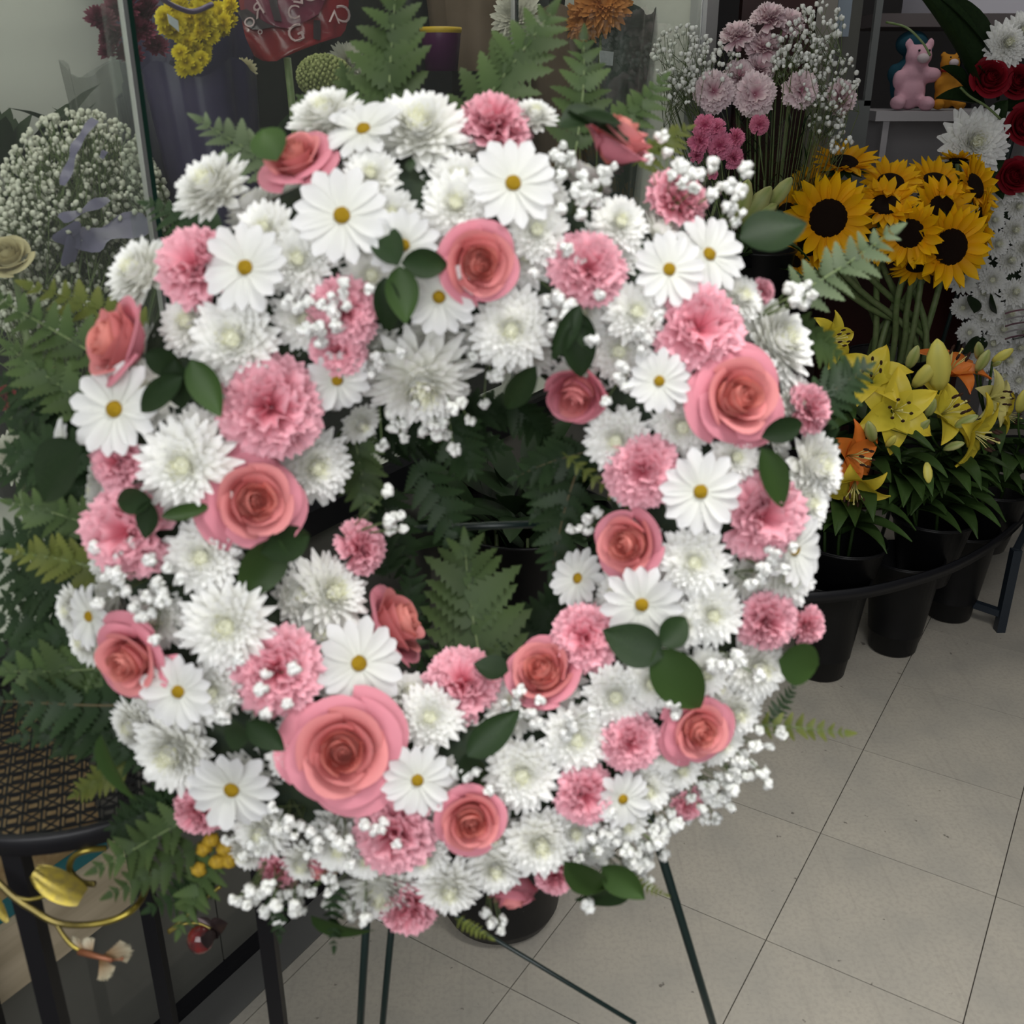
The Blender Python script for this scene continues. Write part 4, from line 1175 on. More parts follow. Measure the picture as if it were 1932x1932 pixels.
lily_stem(U3 + UZ + Vector((0, .03, 0)), PY(1860, 790, 2.40), [(1885, 752, 2.36, 50, 'p', (.5, .8, .3)), (1905, 785, 2.38, 44, 'y', (.9, .4, -.1))], [(1842, 700, 1866, 660, 2.34, 'g'), (1872, 682, 1912, 658, 2.36, 'y'), (1848, 678, 1846, 645, 2.36, 'g'), (1872, 690, 1890, 682, 2.36, 'g')], 'lily stem with pale yellow blooms and a fan of buds at the right', 7, 12)
lily_stem(U1 + UZ + Vector((-.02, .04, 0)), PY(1575, 720, 2.28), [(1578, 640, 2.28, 52, 'y', (.5, .7, .3))], [], 'lily stem with a single yellow bloom left of the sunflower stems', 8, 8)
lily_stem(U3 + UZ + Vector((.03, .02, 0)), PY(1925, 830, 2.36), [], [(1922, 778, 1934, 735, 2.34, 'y')], 'lily stem with a lone orange-yellow bud at the right edge', 9, 12)
# green lily buds standing left of the sunflowers
b = MB(); b.lathe(bucket_prof(.05, .075, .22, ()), 30)
tb = tag(obj('flower_bucket', b.mesh('flower_bucket', BLACKP), None, Matrix.Translation(PY(1430, 560, 2.42) - Vector((0, 0, .11)))), 'black bucket hidden behind the wreath edge with green lily buds', 'bucket', 'black flower buckets on the floor rack')
g0 = PY(1430, 560, 2.42)
lily_stem(g0 + Vector((0, 0, -.08)), PY(1400, 440, 2.40), [], [(1400, 425, 1455, 352, 2.38, 'g'), (1392, 418, 1412, 338, 2.38, 'g'), (1410, 430, 1466, 385, 2.37, 'g'), (1450, 392, 1494, 335, 2.38, 'g')], 'stem of closed green lily buds between the wreath and the sunflowers', 10, 4)

# ------------------------------------------------------------------ wrapped carnations and baby's breath at the top right
CARNV = [carnation_mesh(CARN3, s, 46, .12) for s in (7, 8)]
CARNH = carnation_mesh(CARN2, 9, 34)
CP0 = BP_ + Vector((0, 0, .03))
PALE = [(1347, 172, 40, (-.1, 1, .2), 'pale pink carnation lowest at the left of the wrapped bunch'), (1425, 178, 42, (0, 1, .1), 'pale pink carnation facing forward in the middle of the wrapped bunch'),
 (1396, 142, 34, (-.1, .8, .5), 'pale pink carnation just behind the two forward-facing ones'), (1512, 170, 36, (.2, 1, .1), 'pale pink carnation alone at the right of the wrapped bunch'),
 (1392, 66, 36, (-.2, .3, 1), 'pale pink carnation seen side-on at the upper left of the bunch'), (1442, 88, 36, (.1, .35, 1), 'pale pink carnation seen side-on in the upper middle'),
 (1452, 34, 38, (0, .4, 1), 'pale pink carnation at the very top of the wrapped bunch'), (1588, 185, 34, (.6, .8, .1), 'pale pink carnation among gypsophila at the far right of the bunch'),
 (1432, 128, 34, (.1, .7, .6), 'mauve pink carnation behind the forward-facing middle one'), (1490, 42, 32, (.3, .4, 1), 'small pale pink carnation beside the topmost one')]
for i, (px, py, r, fc, lb) in enumerate(PALE):
    c = PY(px, py, 2.50 if i in (0, 1, 3) else 2.56)
    rm = r * depth(c) / FPX
    n = Vector((fc[0], -fc[1], fc[2])).normalized()
    th = thing('carnation', lb, 'carnation', CP0, 'pale carnations in the wrapped bunch')
    obj('bloom', CARNV[i % 2], th, frame(c - n * rm * .3, n, i, None, rm))
    b = MB(); b.tube(smooth_pts([c - n * rm * .6, c - n * rm * 1.4 + Vector((0, 0, -.03)), CP0 + Vector(((c.x - CP0.x) * .45, 0, .25)), CP0 + Vector((.03 * math.cos(i), .03 * math.sin(i), 0))], 5), .0025, 5)
    obj('stem', b.mesh('stem', STEM), th)
for j, (heads, lb) in enumerate((
    ([(1330, 237, 20), (1318, 268, 22), (1352, 243, 18), (1312, 295, 14)], 'hot pink spray carnation stem furthest left under the pale carnations'),
    ([(1358, 276, 24), (1386, 262, 18), (1382, 298, 20), (1345, 330, 10)], 'hot pink spray carnation stem with the largest open bloom'),
    ([(1432, 236, 18)], 'hot pink spray carnation bud standing apart in the cellophane'))):
    th = thing('spray_carnation', lb, 'carnation', CP0, 'hot pink spray carnations')
    top = None
    for k, (px, py, r) in enumerate(heads):
        c = PY(px, py, 2.44)
        rm = r * depth(c) / FPX * 1.1
        n = Vector((random.uniform(-.5, .5), -1, random.uniform(.1, .6))).normalized()
        obj('bloom', CARNH, th, frame(c, n, k, None, rm))
        top = top or c + Vector((.03, .03, -.12))
        b = MB(); b.tube([c - n * rm * .5, c.lerp(top, .6) + Vector((0, .01, 0)), top], .0016, 5); obj('stalk', b.mesh('stalk', STEM), th)
    b = MB(); b.tube(smooth_pts([top, top.lerp(CP0, .5), CP0], 4), .0022, 5); obj('stem', b.mesh('stem', STEM), th)

def gyp_cloud(name, label, cells, base, rpx, n, seed, m, cat='flowers', dpt=None, y=2.55, yv=.10, loc=None, group=None):
    """cells: (px, py, rx, ry, weight) blobs of tiny blooms"""
    rn = random.Random(seed)
    th = thing(name, label, cat, loc or base, group)
    b, st = MB(), MB()
    tot = sum(c[4] for c in cells)
    for px, py, rx, ry, wt in cells:
        hub = None
        for k in range(int(n * wt / tot)):
            a, q = rn.uniform(0, 6.283), math.sqrt(rn.random())
            x, yy = px + rx * q * math.cos(a), py + ry * q * math.sin(a)
            c = PY(x, yy, y + rn.uniform(-yv, yv)) if dpt is None else INC(x, yy, dpt + rn.uniform(-yv, yv) * math.sqrt(max(0, 1 - q * q)) - yv * .2)
            r = rpx * depth(c) / FPX * rn.uniform(.6, 1.2)
            b.ball(c, r, 6, 4, bump=.6, seed=rn.random() * 20)
            if hub is None or k % 9 == 0:
                hub = c + Vector((rn.uniform(-.02, .02), .02, -.07))
                st.tube([hub, hub.lerp(base, .5) + Vector((0, .02, .03)), base], .0012, 3, cap=False)
            if k % 2 == 0:
                st.tube([c, c.lerp(hub, .5) + Vector((0, .004, -.006)), hub], .0007, 3, cap=False)
    obj('blooms', b.mesh('blooms', m), th, None, 'stuff')
    obj('stems', st.mesh('stems', STEM), th, None, 'stuff')
    return th
gyp_cloud('babys_breath_bunch', 'airy white gypsophila on the left of the wrapped carnations', [(1290, 110, 62, 65, 3), (1275, 165, 45, 35, 1.5), (1350, 120, 50, 40, 1.5)], CP0, 4.6, 260, 1, GYP, loc=CP0, group='gypsophila in the wrapped bunch')
gyp_cloud('babys_breath_bunch', 'airy white gypsophila rising on the upper right of the wrapped carnations', [(1540, 45, 55, 45, 2), (1500, 90, 55, 40, 2)], CP0, 4.8, 150, 2, GYP, loc=CP0, group='gypsophila in the wrapped bunch')
gyp_cloud('babys_breath_bunch', 'airy white gypsophila spilling down the right of the wrapped carnations', [(1565, 150, 55, 60, 3), (1560, 225, 35, 40, 1), (1585, 270, 22, 22, .5), (1500, 120, 50, 30, 1)], CP0, 4.6, 260, 3, GYP, loc=CP0, group='gypsophila in the wrapped bunch')
CELLO = clear_mat('cellophane', (0.93, 0.94, 0.92), 0.8, 0.12)
def sleeve(name, label, base, top, r0, r1, m, seed=0, cat='wrapping', ruffle=.07, a0=0, a1=2 * math.pi, parent=None):
    ax = top - base
    L = ax.length
    M = frame(base, ax, seed)
    b = MB()
    seg, nz = 40, 10
    full = abs(a1 - a0 - 2 * math.pi) < 1e-6
    vs_, fs, uv = [], [], []
    for i in range(nz + 1):
        v = i / nz
        for k in range(seg + 1):
            a = a0 + (a1 - a0) * k / seg
            rr = (r0 + (r1 - r0) * v) * (1 + ruffle * v * math.sin(5 * a + seed) + ruffle * .5 * math.sin(11 * a + 3 * v + seed))
            vs_.append((rr * math.cos(a), rr * math.sin(a), L * v + .012 * math.sin(4 * a + seed) * v))
            uv.append((k / seg, v))
    for i in range(nz):
        for k in range(seg): fs.append((i * (seg + 1) + k, i * (seg + 1) + k + 1, (i + 1) * (seg + 1) + k + 1, (i + 1) * (seg + 1) + k))
    b.add(vs_, fs, uv)
    o = obj(name, b.mesh(name, m), parent, M)
    if parent is None: tag(o, label, cat)
    return o
sleeve('cellophane_sleeve', 'clear cellophane sleeve around the pale carnation stems', CP0 + Vector((0, 0, .05)), PY(1440, 200, 2.56), .05, .16, CELLO, 1)
# dense green foliage inside the sleeve
th = thing('foliage_bunch', 'dark needle foliage packed inside the cellophane sleeve', 'foliage', CP0)
b = MB(); rn = random.Random(5)
for k in range(420):
    f = rn.random(); a = rn.uniform(0, 6.28); rr = (.03 + .10 * f) * math.sqrt(rn.random())
    ctr = CP0 + (PY(1445, 235, 2.58) - CP0) * f
    b.blade(rn.uniform(.05, .10), .0022, 3, 1, sh_lance, rn.uniform(.6, 1.4), -.6, 0, 0, 1, 0, 0, Matrix.Translation(ctr + Vector((rr * math.cos(a), rr * math.sin(a) * .7, 0))) @ rotz(rn.uniform(0, 6.28)))
obj('needles', b.mesh('needles', FERND), th, None, 'stuff')

# ------------------------------------------------------------------ standing spray at the right edge
sp0 = PY(1905, 520, 2.82)
spray = thing('standing_spray', 'tall funeral spray of white chrysanthemums and red roses at the right edge', 'flower arrangement', (sp0.x, sp0.y, 0))
for x, y in ((-.22, .05), (.22, .05), (0, .35)):
    b = MB(); b.tube([Vector((sp0.x + x, sp0.y + y, .0)), Vector((sp0.x, sp0.y + .06, 1.5))], .006, 6); obj('leg', b.mesh('leg', EASELM), spray)
b = MB(); b.ball((0, 0, 0), 1, 24, 16, M=Matrix.Translation(PY(1918, 535, 2.88)) @ Matrix.Diagonal((.10, .05, .27, 1))); obj('foam_core', b.mesh('foam_core', FOAM), spray)
rn = random.Random(3)
for j, py in enumerate(range(360, 725, 27)):
    half = 58 + 34 * math.sin(math.pi * min(1, (py - 340) / 340))
    for i, dx in enumerate((-half, -half * .35, half * .3, half * .9)):
        px = 1922 + dx + rn.uniform(-10, 10) + (16 if j % 2 else -14)
        c = PY(px, py + rn.uniform(-8, 8), 2.80 + .04 * (dx / 90) ** 2)
        put_mum(spray, rn.randrange(3), frame(c, Vector((dx / 160 + rn.uniform(-.3, .3), -1, .25 + rn.uniform(-.3, .3))), rn.uniform(0, 6), None, rn.uniform(25, 33) * depth(c) / FPX))
for px, py, r in ((1832, 272, 74), (1896, 85, 50), (1925, 60, 40)):
    c = PY(px, py, 2.78)
    M = frame(c, Vector((-.1, -1, .2)), rn.uniform(0, 6), None, r * depth(c) / FPX)
    put_mum(spray, 1, M); put_mum(spray, 2, M @ T(0, 0, .12) @ rotz(.4) @ Matrix.Scale(.8, 4))
for px, py, r in ((1862, 152, 42), (1912, 158, 36), (1928, 240, 42), (1908, 336, 38), (1935, 330, 34)):
    c = PY(px, py, 2.78)
    put_rose(spray, ROSERED, frame(c, Vector((-.1, -1, .3)), rn.uniform(0, 6), None, r * depth(c) / FPX))
for x0, y0, x1, y1, wd in ((1850, 190, 1692, -40, 70), (1880, 130, 1760, -30, 60), (1860, 200, 1760, 190, 40), (1850, 230, 1790, 330, 46), (1880, 190, 1850, 120, 34), (1900, 210, 1960, 130, 40), (1870, 300, 1920, 270, 36), (1850, 330, 1890, 380, 40),
    (1870, 590, 1838, 570, 34), (1860, 640, 1790, 690, 30), (1840, 470, 1815, 520, 30), (1890, 110, 1935, 90, 30), (1860, 240, 1880, 200, 40), (1900, 640, 1960, 650, 26), (1835, 560, 1822, 610, 30), (1880, 260, 1860, 350, 40), (1830, 180, 1770, 130, 40)):
    a, c = PY(x0, y0, 2.82), PY(x1, y1, 2.74)
    x = c - a; L = x.length; x.normalize(); n = TOCAM + Vector((.2, 0, .5)); z = (n - x * n.dot(x)).normalized()
    kk = rn.randrange(3)
    ws = wd * depth(a) / FPX / 2 / ((0.30, 0.36, 0.24)[kk] * L)
    obj('leaf', LEAVES['dark'][kk], spray, Matrix.Translation(a) @ Matrix((x, z.cross(x), z)).transposed().to_4x4() @ Matrix.Diagonal((L, L * ws, L, 1)))
RIB = mat('magenta_ribbon', (0.16, 0.01, 0.06), 0.35)
RIBW = mat('white_ribbon', (0.6, 0.56, 0.58), 0.4)
for k in range(5):
    b = MB(); b.blade(.16, .011, 10, 2, lambda v: 1, .5, -1.2, 0, .0, 1, 0, 0, Matrix.Translation(PY(1896, 640 - 12 * k, 2.70)) @ Matrix.Rotation(-.4, 4, 'Z'))
    obj('ribbon', b.mesh('ribbon', RIBW if k % 2 else RIB), spray)
# tall trailing stem in front of the spray
b = MB(); b.tube(smooth_pts([PY(1672, 42, 2.9), PY(1710, 52, 2.86), PY(1740, 80, 2.84), PY(1755, 105, 2.82)], 5), .003, 5); obj('tendril', b.mesh('tendril', STEM), spray)
b = MB(); b.tube(smooth_pts([PY(1812, 165, 2.72), PY(1830, 182, 2.72), PY(1860, 200, 2.72), PY(1888, 225, 2.72)], 5), .003, 5); obj('tendril', b.mesh('tendril', STEM), spray)

# ------------------------------------------------------------------ shop furniture behind
cx0, cx1 = PY(1560, 500, 3.1).x, PY(1842, 500, 3.1).x
cab = thing('maroon_cabinet', 'dark maroon wooden cabinet behind the sunflower stems', 'cabinet', ((cx0 + cx1) / 2, 3.3, 0))
b = MB(); b.box(((cx0 + cx1) / 2, 3.3, .46), (cx1 - cx0, .4, .92)); obj('body', b.mesh('body', MAROON, smooth=False), cab)
for k in (0, 1):
    w_ = (cx1 - cx0) / 2
    b = MB(); b.box((cx0 + w_ * (k + .5), 3.095, .47), (w_ - .012, .012, .86)); obj('door', b.mesh('door', MAROON, smooth=False), cab)
b = MB(); b.box(((cx0 + cx1) / 2, 3.3, .93), (cx1 - cx0 + .02, .42, .02)); obj('top', b.mesh('top', MAROON, smooth=False), cab)
px0, px1 = PY(1378, 300, 2.95).x, PY(1512, 300, 2.95).x
b = MB(); b.box(((px0 + px1) / 2, 2.97, 1.0), (px1 - px0, .04, 2.0))
tag(obj('room_divider', b.mesh('room_divider', MAROON, smooth=False)), 'dark reddish-brown room divider beside the cooler end post', 'divider')
TAN = mat('taupe_post', (0.24, 0.22, 0.19), 0.5)
px0, px1 = PY(1508, 300, 2.96).x, PY(1546, 300, 2.96).x
b = MB(); b.box(((px0 + px1) / 2, 2.98, 1.0), (px1 - px0, .06, 2.0))
tag(obj('upright_post', b.mesh('upright_post', TAN, smooth=False)), 'taupe upright post behind the topmost sunflower', 'post')
# glass display column
ax0, ax1 = PY(1548, 200, 3.4).x, PY(1642, 200, 3.4).x
dis = thing('display_case', 'narrow grey glass display case behind the sunflowers', 'display case', ((ax0 + ax1) / 2, 3.5, 0))
GREYD = mat('grey_acrylic', (0.17, 0.18, 0.175), 0.2)
STEELB = mat('blue_grey_box', (0.30, 0.36, 0.42), 0.5)
b = MB(); b.box(((ax0 + ax1) / 2, 3.5, .62), (ax1 - ax0, .2, 1.24)); obj('lower_body', b.mesh('lower_body', GREYD, smooth=False), dis)
for x in (ax0 + .01, ax1 - .01):
    b = MB(); b.box((x, 3.41, 1.5), (.02, .02, .55)); obj('upright', b.mesh('upright', GREYD, smooth=False), dis)
b = MB(); b.box(((ax0 + ax1) / 2, 3.6, 1.5), (ax1 - ax0, .01, .5)); obj('back_glass', b.mesh('back_glass', PANELG, smooth=False), dis)
b = MB(); b.box((ax0 + .045, 3.45, 1.50), (.05, .04, .16)); tag(obj('carton', b.mesh('carton', STEELB, smooth=False)), 'small blue-grey carton at the top of the glass display case', 'carton')
# white shelf with soft toys
SHELF = mat('white_shelf', (0.46, 0.44, 0.45), 0.5)
s0 = PY(1668, 205, 3.55)
b = MB(); b.box((s0.x + .25, 3.70, s0.z - .022), (.56, .34, .03)); b.box((s0.x + .25, 3.86, s0.z - .55), (.52, .02, 1.05)); b.box((s0.x + .01, 3.70, s0.z - .55), (.02, .32, 1.05)); b.box((s0.x + .49, 3.70, s0.z - .55), (.02, .32, 1.05))
sh = thing('toy_shelf', 'white shelf holding the plush toys behind the standing spray', 'shelf', (s0.x + .25, 3.7, 0))
obj('unit', b.mesh('unit', SHELF, smooth=False), sh)
LB = mat('light_lilac_box', (0.66, 0.64, 0.70), 0.5)
t0 = PY(1765, 26, 3.75)
b = MB(); b.box((t0.x + .22, 3.9, t0.z + .08), (.46, .3, .16)); tag(obj('lilac_box', b.mesh('lilac_box', LB, smooth=False)), 'pale lilac box on the high shelf at the top right corner', 'box')
b = MB(); b.box((t0.x + .3, 3.9, t0.z - .02), (1.0, .36, .04)); hs = tag(obj('high_shelf', b.mesh('high_shelf', mat('shelf_taupe', (0.13, 0.11, 0.11), .6), smooth=False)), 'taupe high shelf under the pale lilac box at the top right', 'shelf')
b = MB(); b.box((t0.x + .25, 4.05, (t0.z - .04) / 2), (.06, .06, t0.z - .04)); obj('support', b.mesh('support', BLACKM, smooth=False), hs)
def plush(name, label, balls, m, loc, extra=()):
    b = MB()
    for c, r, sc in balls: b.ball(c, r, 16, 10, sc=sc)
    th = thing(name, label, 'soft toy', loc)
    o = obj('body', b.mesh('body', m), th, Matrix.Translation(loc))
    md = o.modifiers.new('join', 'REMESH'); md.mode = 'VOXEL'; md.voxel_size = .006; md.use_smooth_shade = True
    sm = o.modifiers.new('soft', 'SMOOTH'); sm.iterations = 6
    for nm, c, r, sc, mm in extra:
        e = MB(); e.ball(c, r, 10, 8, sc=sc); obj(nm, e.mesh(nm, mm), th, Matrix.Translation(loc))
    return th
PINKP = mat('pink_plush', (0.72, 0.42, 0.50), 0.9, bump=(500, .6), spec=.1)
PALEP = mat('pale_plush', (0.66, 0.56, 0.58), 0.9, spec=.1)
ORP = mat('amber_plush', (0.55, 0.24, 0.03), 0.9, bump=(500, .6), spec=.1)
REDP = mat('red_plush', (0.35, 0.04, 0.03), 0.9, spec=.1)
TEALP = mat('teal_plush', (0.02, 0.07, 0.10), 0.9, spec=.1)
EYE = mat('black_eye', (0.01, 0.01, 0.01), .2)
fl = PY(1712, 205, 3.62); fl.z = s0.z - .006
k = .92
def B(*a): return [((x * k, y * k, z * k), r * k, s) for x, y, z, r, s in a]
plush('plush_toy', 'pink plush toy sitting on the white shelf', B((0, 0, .06, .055, (1, .85, 1.1)), (0, 0, .115, .045, (1, .9, 1)), (.012, -.005, .175, .042, (1.1, .95, .95)), (-.055, -.05, .025, .026, (1, 1.5, .95)), (.045, -.055, .022, .027, (1, 1.5, .95)), (.06, -.02, .115, .026, (1.4, 1, 1)), (-.05, -.015, .10, .022, (1, 1, 1.5)), (-.025, 0, .215, .015, (1, .6, 1.4)), (.05, 0, .215, .015, (1, .6, 1.4))), PINKP, fl,
      [('muzzle', (.014, -.040, .155), .017, (1.2, .8, .9), PALEP), ('eye', (-.002, -.040, .178), .004, (1, 1, 1), EYE), ('eye', (.03, -.040, .178), .004, (1, 1, 1), EYE)])
fl2 = PY(1782, 200, 3.60); fl2.z = s0.z - .006
plush('plush_toy', 'amber plush bear beside the pink plush toy', B((0, 0, .05, .042, (1, .85, 1.1)), (0, 0, .10, .034, (1, .9, 1)), (-.005, -.005, .15, .034, (1, 1, .95)), (-.04, -.045, .02, .02, (1, 1.5, .95)), (.035, -.045, .02, .02, (1, 1.5, .95)), (-.035, -.01, .085, .017, (1, 1, 1.5)), (.035, -.01, .085, .017, (1, 1, 1.5)), (-.03, 0, .18, .013, (1, .6, 1)), (.022, 0, .18, .013, (1, .6, 1))), ORP, fl2,
      [('muzzle', (-.004, -.034, .142), .013, (1.2, .8, .9), PALEP), ('scarf', (0, -.003, .12), .03, (1.05, 1, .35), REDP), ('eye', (-.016, -.032, .158), .003, (1, 1, 1), EYE), ('eye', (.010, -.032, .158), .003, (1, 1, 1), EYE)])
fl3 = PY(1705, 195, 3.76); fl3.z = s0.z - .006
plush('plush_toy', 'dark teal plush toy behind the pink one', B((0, 0, .09, .06, (1, .8, 1.5)), (0, 0, .22, .05, (1.2, .9, .9)), (.06, 0, .2, .02, (1, 1, 1.3)), (-.05, 0, .12, .025, (1, 1, 1.4))), TEALP, fl3)

# ------------------------------------------------------------------ what stands inside the cooler
def up(p, z=.70): return Vector((p.x, p.y, z))
c0 = INC(165, 620, .22)
g1 = gyp_cloud('babys_breath_bunch', 'huge dusty white gypsophila bunch inside the cooler behind the left glass door', [(150, 400, 160, 195, 6), (60, 430, 100, 90, 2), (255, 400, 65, 110, 2), (100, 560, 130, 90, 2.5), (40, 520, 60, 80, 1)], up(c0, .74), 5.4, 4200, 9, GYPD, dpt=.20, yv=.09, loc=up(c0))
LAV = mat('lavender_ribbon', (0.13, 0.12, 0.19), 0.35)
for pl, wd in (([(180, 225), (150, 262), (135, 300), (118, 350)], .010), ([(200, 285), (190, 298)], .007), ([(115, 415), (160, 395), (205, 375)], .011), ([(120, 430), (150, 455), (200, 440), (280, 415)], .030), ([(120, 470), (145, 480)], .03)):
    pts = smooth_pts([INC(x, y, .095) for x, y in pl], 5)
    b = MB(); vs_, fs = [], []
    for i, p in enumerate(pts):
        t = (pts[min(i + 1, len(pts) - 1)] - pts[max(i - 1, 0)]).normalized(); sd = t.cross(TOCAM).normalized()
        wv = wd * .5 * (1 + .35 * math.sin(i * 1.1))
        vs_ += [p + sd * wv, p - sd * wv + TOCAM * .003 * math.sin(i)]
    for i in range(len(pts) - 1): fs.append((2 * i, 2 * i + 1, 2 * i + 3, 2 * i + 2))
    b.add(vs_, fs); o = obj('ribbon', b.mesh('ribbon', LAV), g1); o['label'] = 'lavender grey ribbon'
c = INC(25, 500, .10)
th = thing('cream_rose', 'cream rose low against the glass at the left edge', 'rose', up(c))
CREAMR = mat('rose_cream', (0.55, 0.48, 0.28), .6, (0.66, 0.60, 0.40), trans=.2)
put_rose(th, (joined_rose(ROSES[1], 'rose_bloom', CREAMR), []), frame(c, (TOCAM + UPC * .5), 1, None, 50 * depth(c) / FPX))
b = MB(); b.tube([c, up(c)], .004, 6); obj('stem', b.mesh('stem', STEM), th)
# leafy, dark-wrapped bouquets
def bouquet(name, label, px, py, dpt, r0, r1, wrapm, zbase=None, lean=0, seed=1, cat='bouquet', zlow=.70):
    top = INC(px, py, dpt)
    base = Vector((top.x + lean, top.y, zlow))
    th = thing(name, label, cat, base)
    sleeve('sleeve', '', base, top, r0, r1, wrapm, seed, parent=th)
    return th, top, base
SOFTF = clear_mat('soft_film', (0.75, 0.76, 0.75), 0.8, 0.2, haze=(0.15, (0.25, 0.26, 0.24)))
PURP = mat('purple_wrap', (0.045, 0.035, 0.085), 0.3, nz=(9, (0.03, 0.026, 0.06)))
DKP = mat('dark_wrap', (0.014, 0.015, 0.016), 0.35, nz=(8, (0.022, 0.024, 0.021)), spec=.25)
KRAFT = mat('kraft_wrap', (0.17, 0.12, 0.085), 0.7, nz=(14, (0.13, 0.09, 0.06)))
GRNW = mat('grey_green_wrap', (0.06, 0.075, 0.065), 0.35, nz=(20, (0.04, 0.055, 0.045)))
MARF = mat('maroon_petal', (0.10, 0.012, 0.035), .6, (0.17, 0.03, 0.06), var=.2, trans=.15)
YELF = mat('yellow_petal', (0.60, 0.44, 0.01), .6, (0.80, 0.66, 0.03), var=.1, trans=.2)
ORAF = mat('orange_petal', (0.50, 0.17, 0.03), .6, (0.62, 0.26, 0.07), var=.1, trans=.2)
def recolour(me, m):
    c = me.copy(); c.materials.clear(); c.materials.append(m); return c
MUM_Y, MUM_M, MUM_O = recolour(MUMS[0][0], YELF), recolour(MUMS[0][0], MARF), recolour(MUMS[3][0], ORAF)
th, top, base = bouquet('maroon_bouquet', 'bunch of maroon chrysanthemums behind the cooler door edge', 225, 130, .30, .03, .075, SOFTF, seed=2)
for i, (px, py, r) in enumerate(((190, 40, 34), (230, 20, 40), (265, 60, 36), (215, 75, 34), (245, 105, 30), (280, 25, 36), (295, 90, 28), (205, 100, 22), (240, -20, 40))):
    c = INC(px, py, .26); obj('bloom', MUM_M, th, frame(c, TOCAM + UPC * .4 + Vector((random.uniform(-.5, .5), 0, 0)), i, None, r * depth(c) / FPX))
th, top, base = bouquet('yellow_bouquet', 'yellow chrysanthemum bouquet in a purple sleeve with a price label', 372, 130, .20, .035, .075, PURP, lean=.03, seed=3)
rn = random.Random(8)
for i in range(95):
    px, py = 300 + rn.random() * 140, 5 + rn.random() * 130
    if px > 420 - (py - 60) * .9 or px < 300 + (py - 20) * .45: continue
    c = INC(px, py, .13 + .05 * rn.random()); obj('bloom', MUM_Y, th, frame(c, TOCAM + Vector((rn.uniform(-.7, .7), 0, rn.uniform(-.5, .7))), i, None, 22 * depth(c) / FPX))
for px, py in ((352, 118), (368, 128), (380, 112), (340, 100)):
    c = INC(px, py, .12); obj('bloom', MUM_Y, th, frame(c, TOCAM, px, None, 18 * depth(c) / FPX))
def card(parent, name, quad, m):
    b = MB(); b.add(quad, [(0, 1, 2, 3)], [(0, 0), (1, 0), (1, 1), (0, 1)]); o = obj(name, b.mesh(name, m, smooth=False), parent)
    sd = o.modifiers.new('thick', 'SOLIDIFY'); sd.thickness = .0008
    return o
o = card(th, 'price_label', [INC(x, y, .10) for x, y in ((320, 44), (338, 60), (336, 34 + 5), (316, 26))], LABELW)
b = MB(); b.tube(smooth_pts([INC(x, y, .115) for x, y in ((300, -6), (330, 12), (365, 22), (400, 8))], 5), .0035, 8); o = obj('sleeve_rim', b.mesh('sleeve_rim', mat('lilac_band', (0.10, 0.07, 0.14), .35)), th)
sleeve('purple_sleeve', 'large dark purple flower sleeve hanging below the yellow bouquet', Vector((INC(360, 400, .25).x, INC(360, 400, .25).y, .72)), INC(335, 170, .27), .05, .085, PURP, 5)

# crimson printed sleeve with mirrored lettering
CRIM = mat('crimson_film', (0.20, 0.012, 0.016), 0.22, nz=(16, (0.12, 0.01, 0.02)), coat=.3)
WINE = mat('wine_film', (0.15, 0.02, 0.045), 0.25, nz=(16, (0.10, 0.015, 0.035)), coat=.3)
INK = mat('pale_ink', (0.42, 0.30, 0.31), .5)
DKB = mat('dark_band', (0.03, 0.02, 0.025), .3)
bagc = INC(558, 60, .22)
bag = thing('printed_sleeve', 'crimson film flower sleeve printed with pale letters inside the cooler', 'flower sleeve', up(INC(575, 300, .28)))
BX = Vector((1, 0.25, 0)).normalized(); BZ = Vector((0, 0.25, 1)).normalized(); BY = BX.cross(BZ)   # BY points toward us
bd = depth(bagc) / FPX
def bagp(x, y, lift=0.0):                # x, y in picture pixels around the sleeve centre
    X, Yv = x - 558, 60 - y
    w_ = 105 * min(1, .55 + .45 * min(1, (y * -1 + 128) / 60)) if y > 68 else 105
    k_ = max(0, 1 - (X / max(w_, 1)) ** 2)
    return bagc + BX * (X * bd) + BZ * (Yv * bd) + BY * (.035 * math.sqrt(k_) + .004 * math.sin(X * .11 + Yv * .07) + lift)
def bag_sheet(name, rows, m, lift):
    b = MB(); vs_, fs = [], []
    n = 16
    for y, xl, xr in rows:
        for i in range(n + 1): vs_.append(bagp(xl + (xr - xl) * i / n, y, lift))
    for j in range(len(rows) - 1):
        for i in range(n): fs.append((j * (n + 1) + i, (j + 1) * (n + 1) + i, (j + 1) * (n + 1) + i + 1, j * (n + 1) + i + 1))
    b.add(vs_, fs); return obj(name, b.mesh(name, m), bag)
bag_sheet('front', [(-70, 450, 665), (-30, 452, 660), (0, 455, 658), (25, 458, 656), (45, 460, 654), (60, 462, 650), (75, 465, 640), (90, 472, 600), (105, 480, 560), (116, 494, 530), (120, 505, 520)], CRIM, 0)
bag_sheet('fold', [(-70, 470, 640), (0, 468, 620), (20, 465, 610), (40, 470, 600), (52, 480, 580), (62, 500, 560), (66, 525, 545)], WINE, .004)
bag_sheet('band', [(28, 452, 470), (42, 458, 485), (55, 464, 500), (66, 478, 520)], DKB, .0055)
bag_sheet('band', [(-60, 508, 522), (0, 508, 522), (30, 512, 526), (55, 518, 532)], DKB, .0065)
bag_sheet('band', [(50, 590, 602), (70, 588, 602), (86, 588, 601)], DKB, .003)
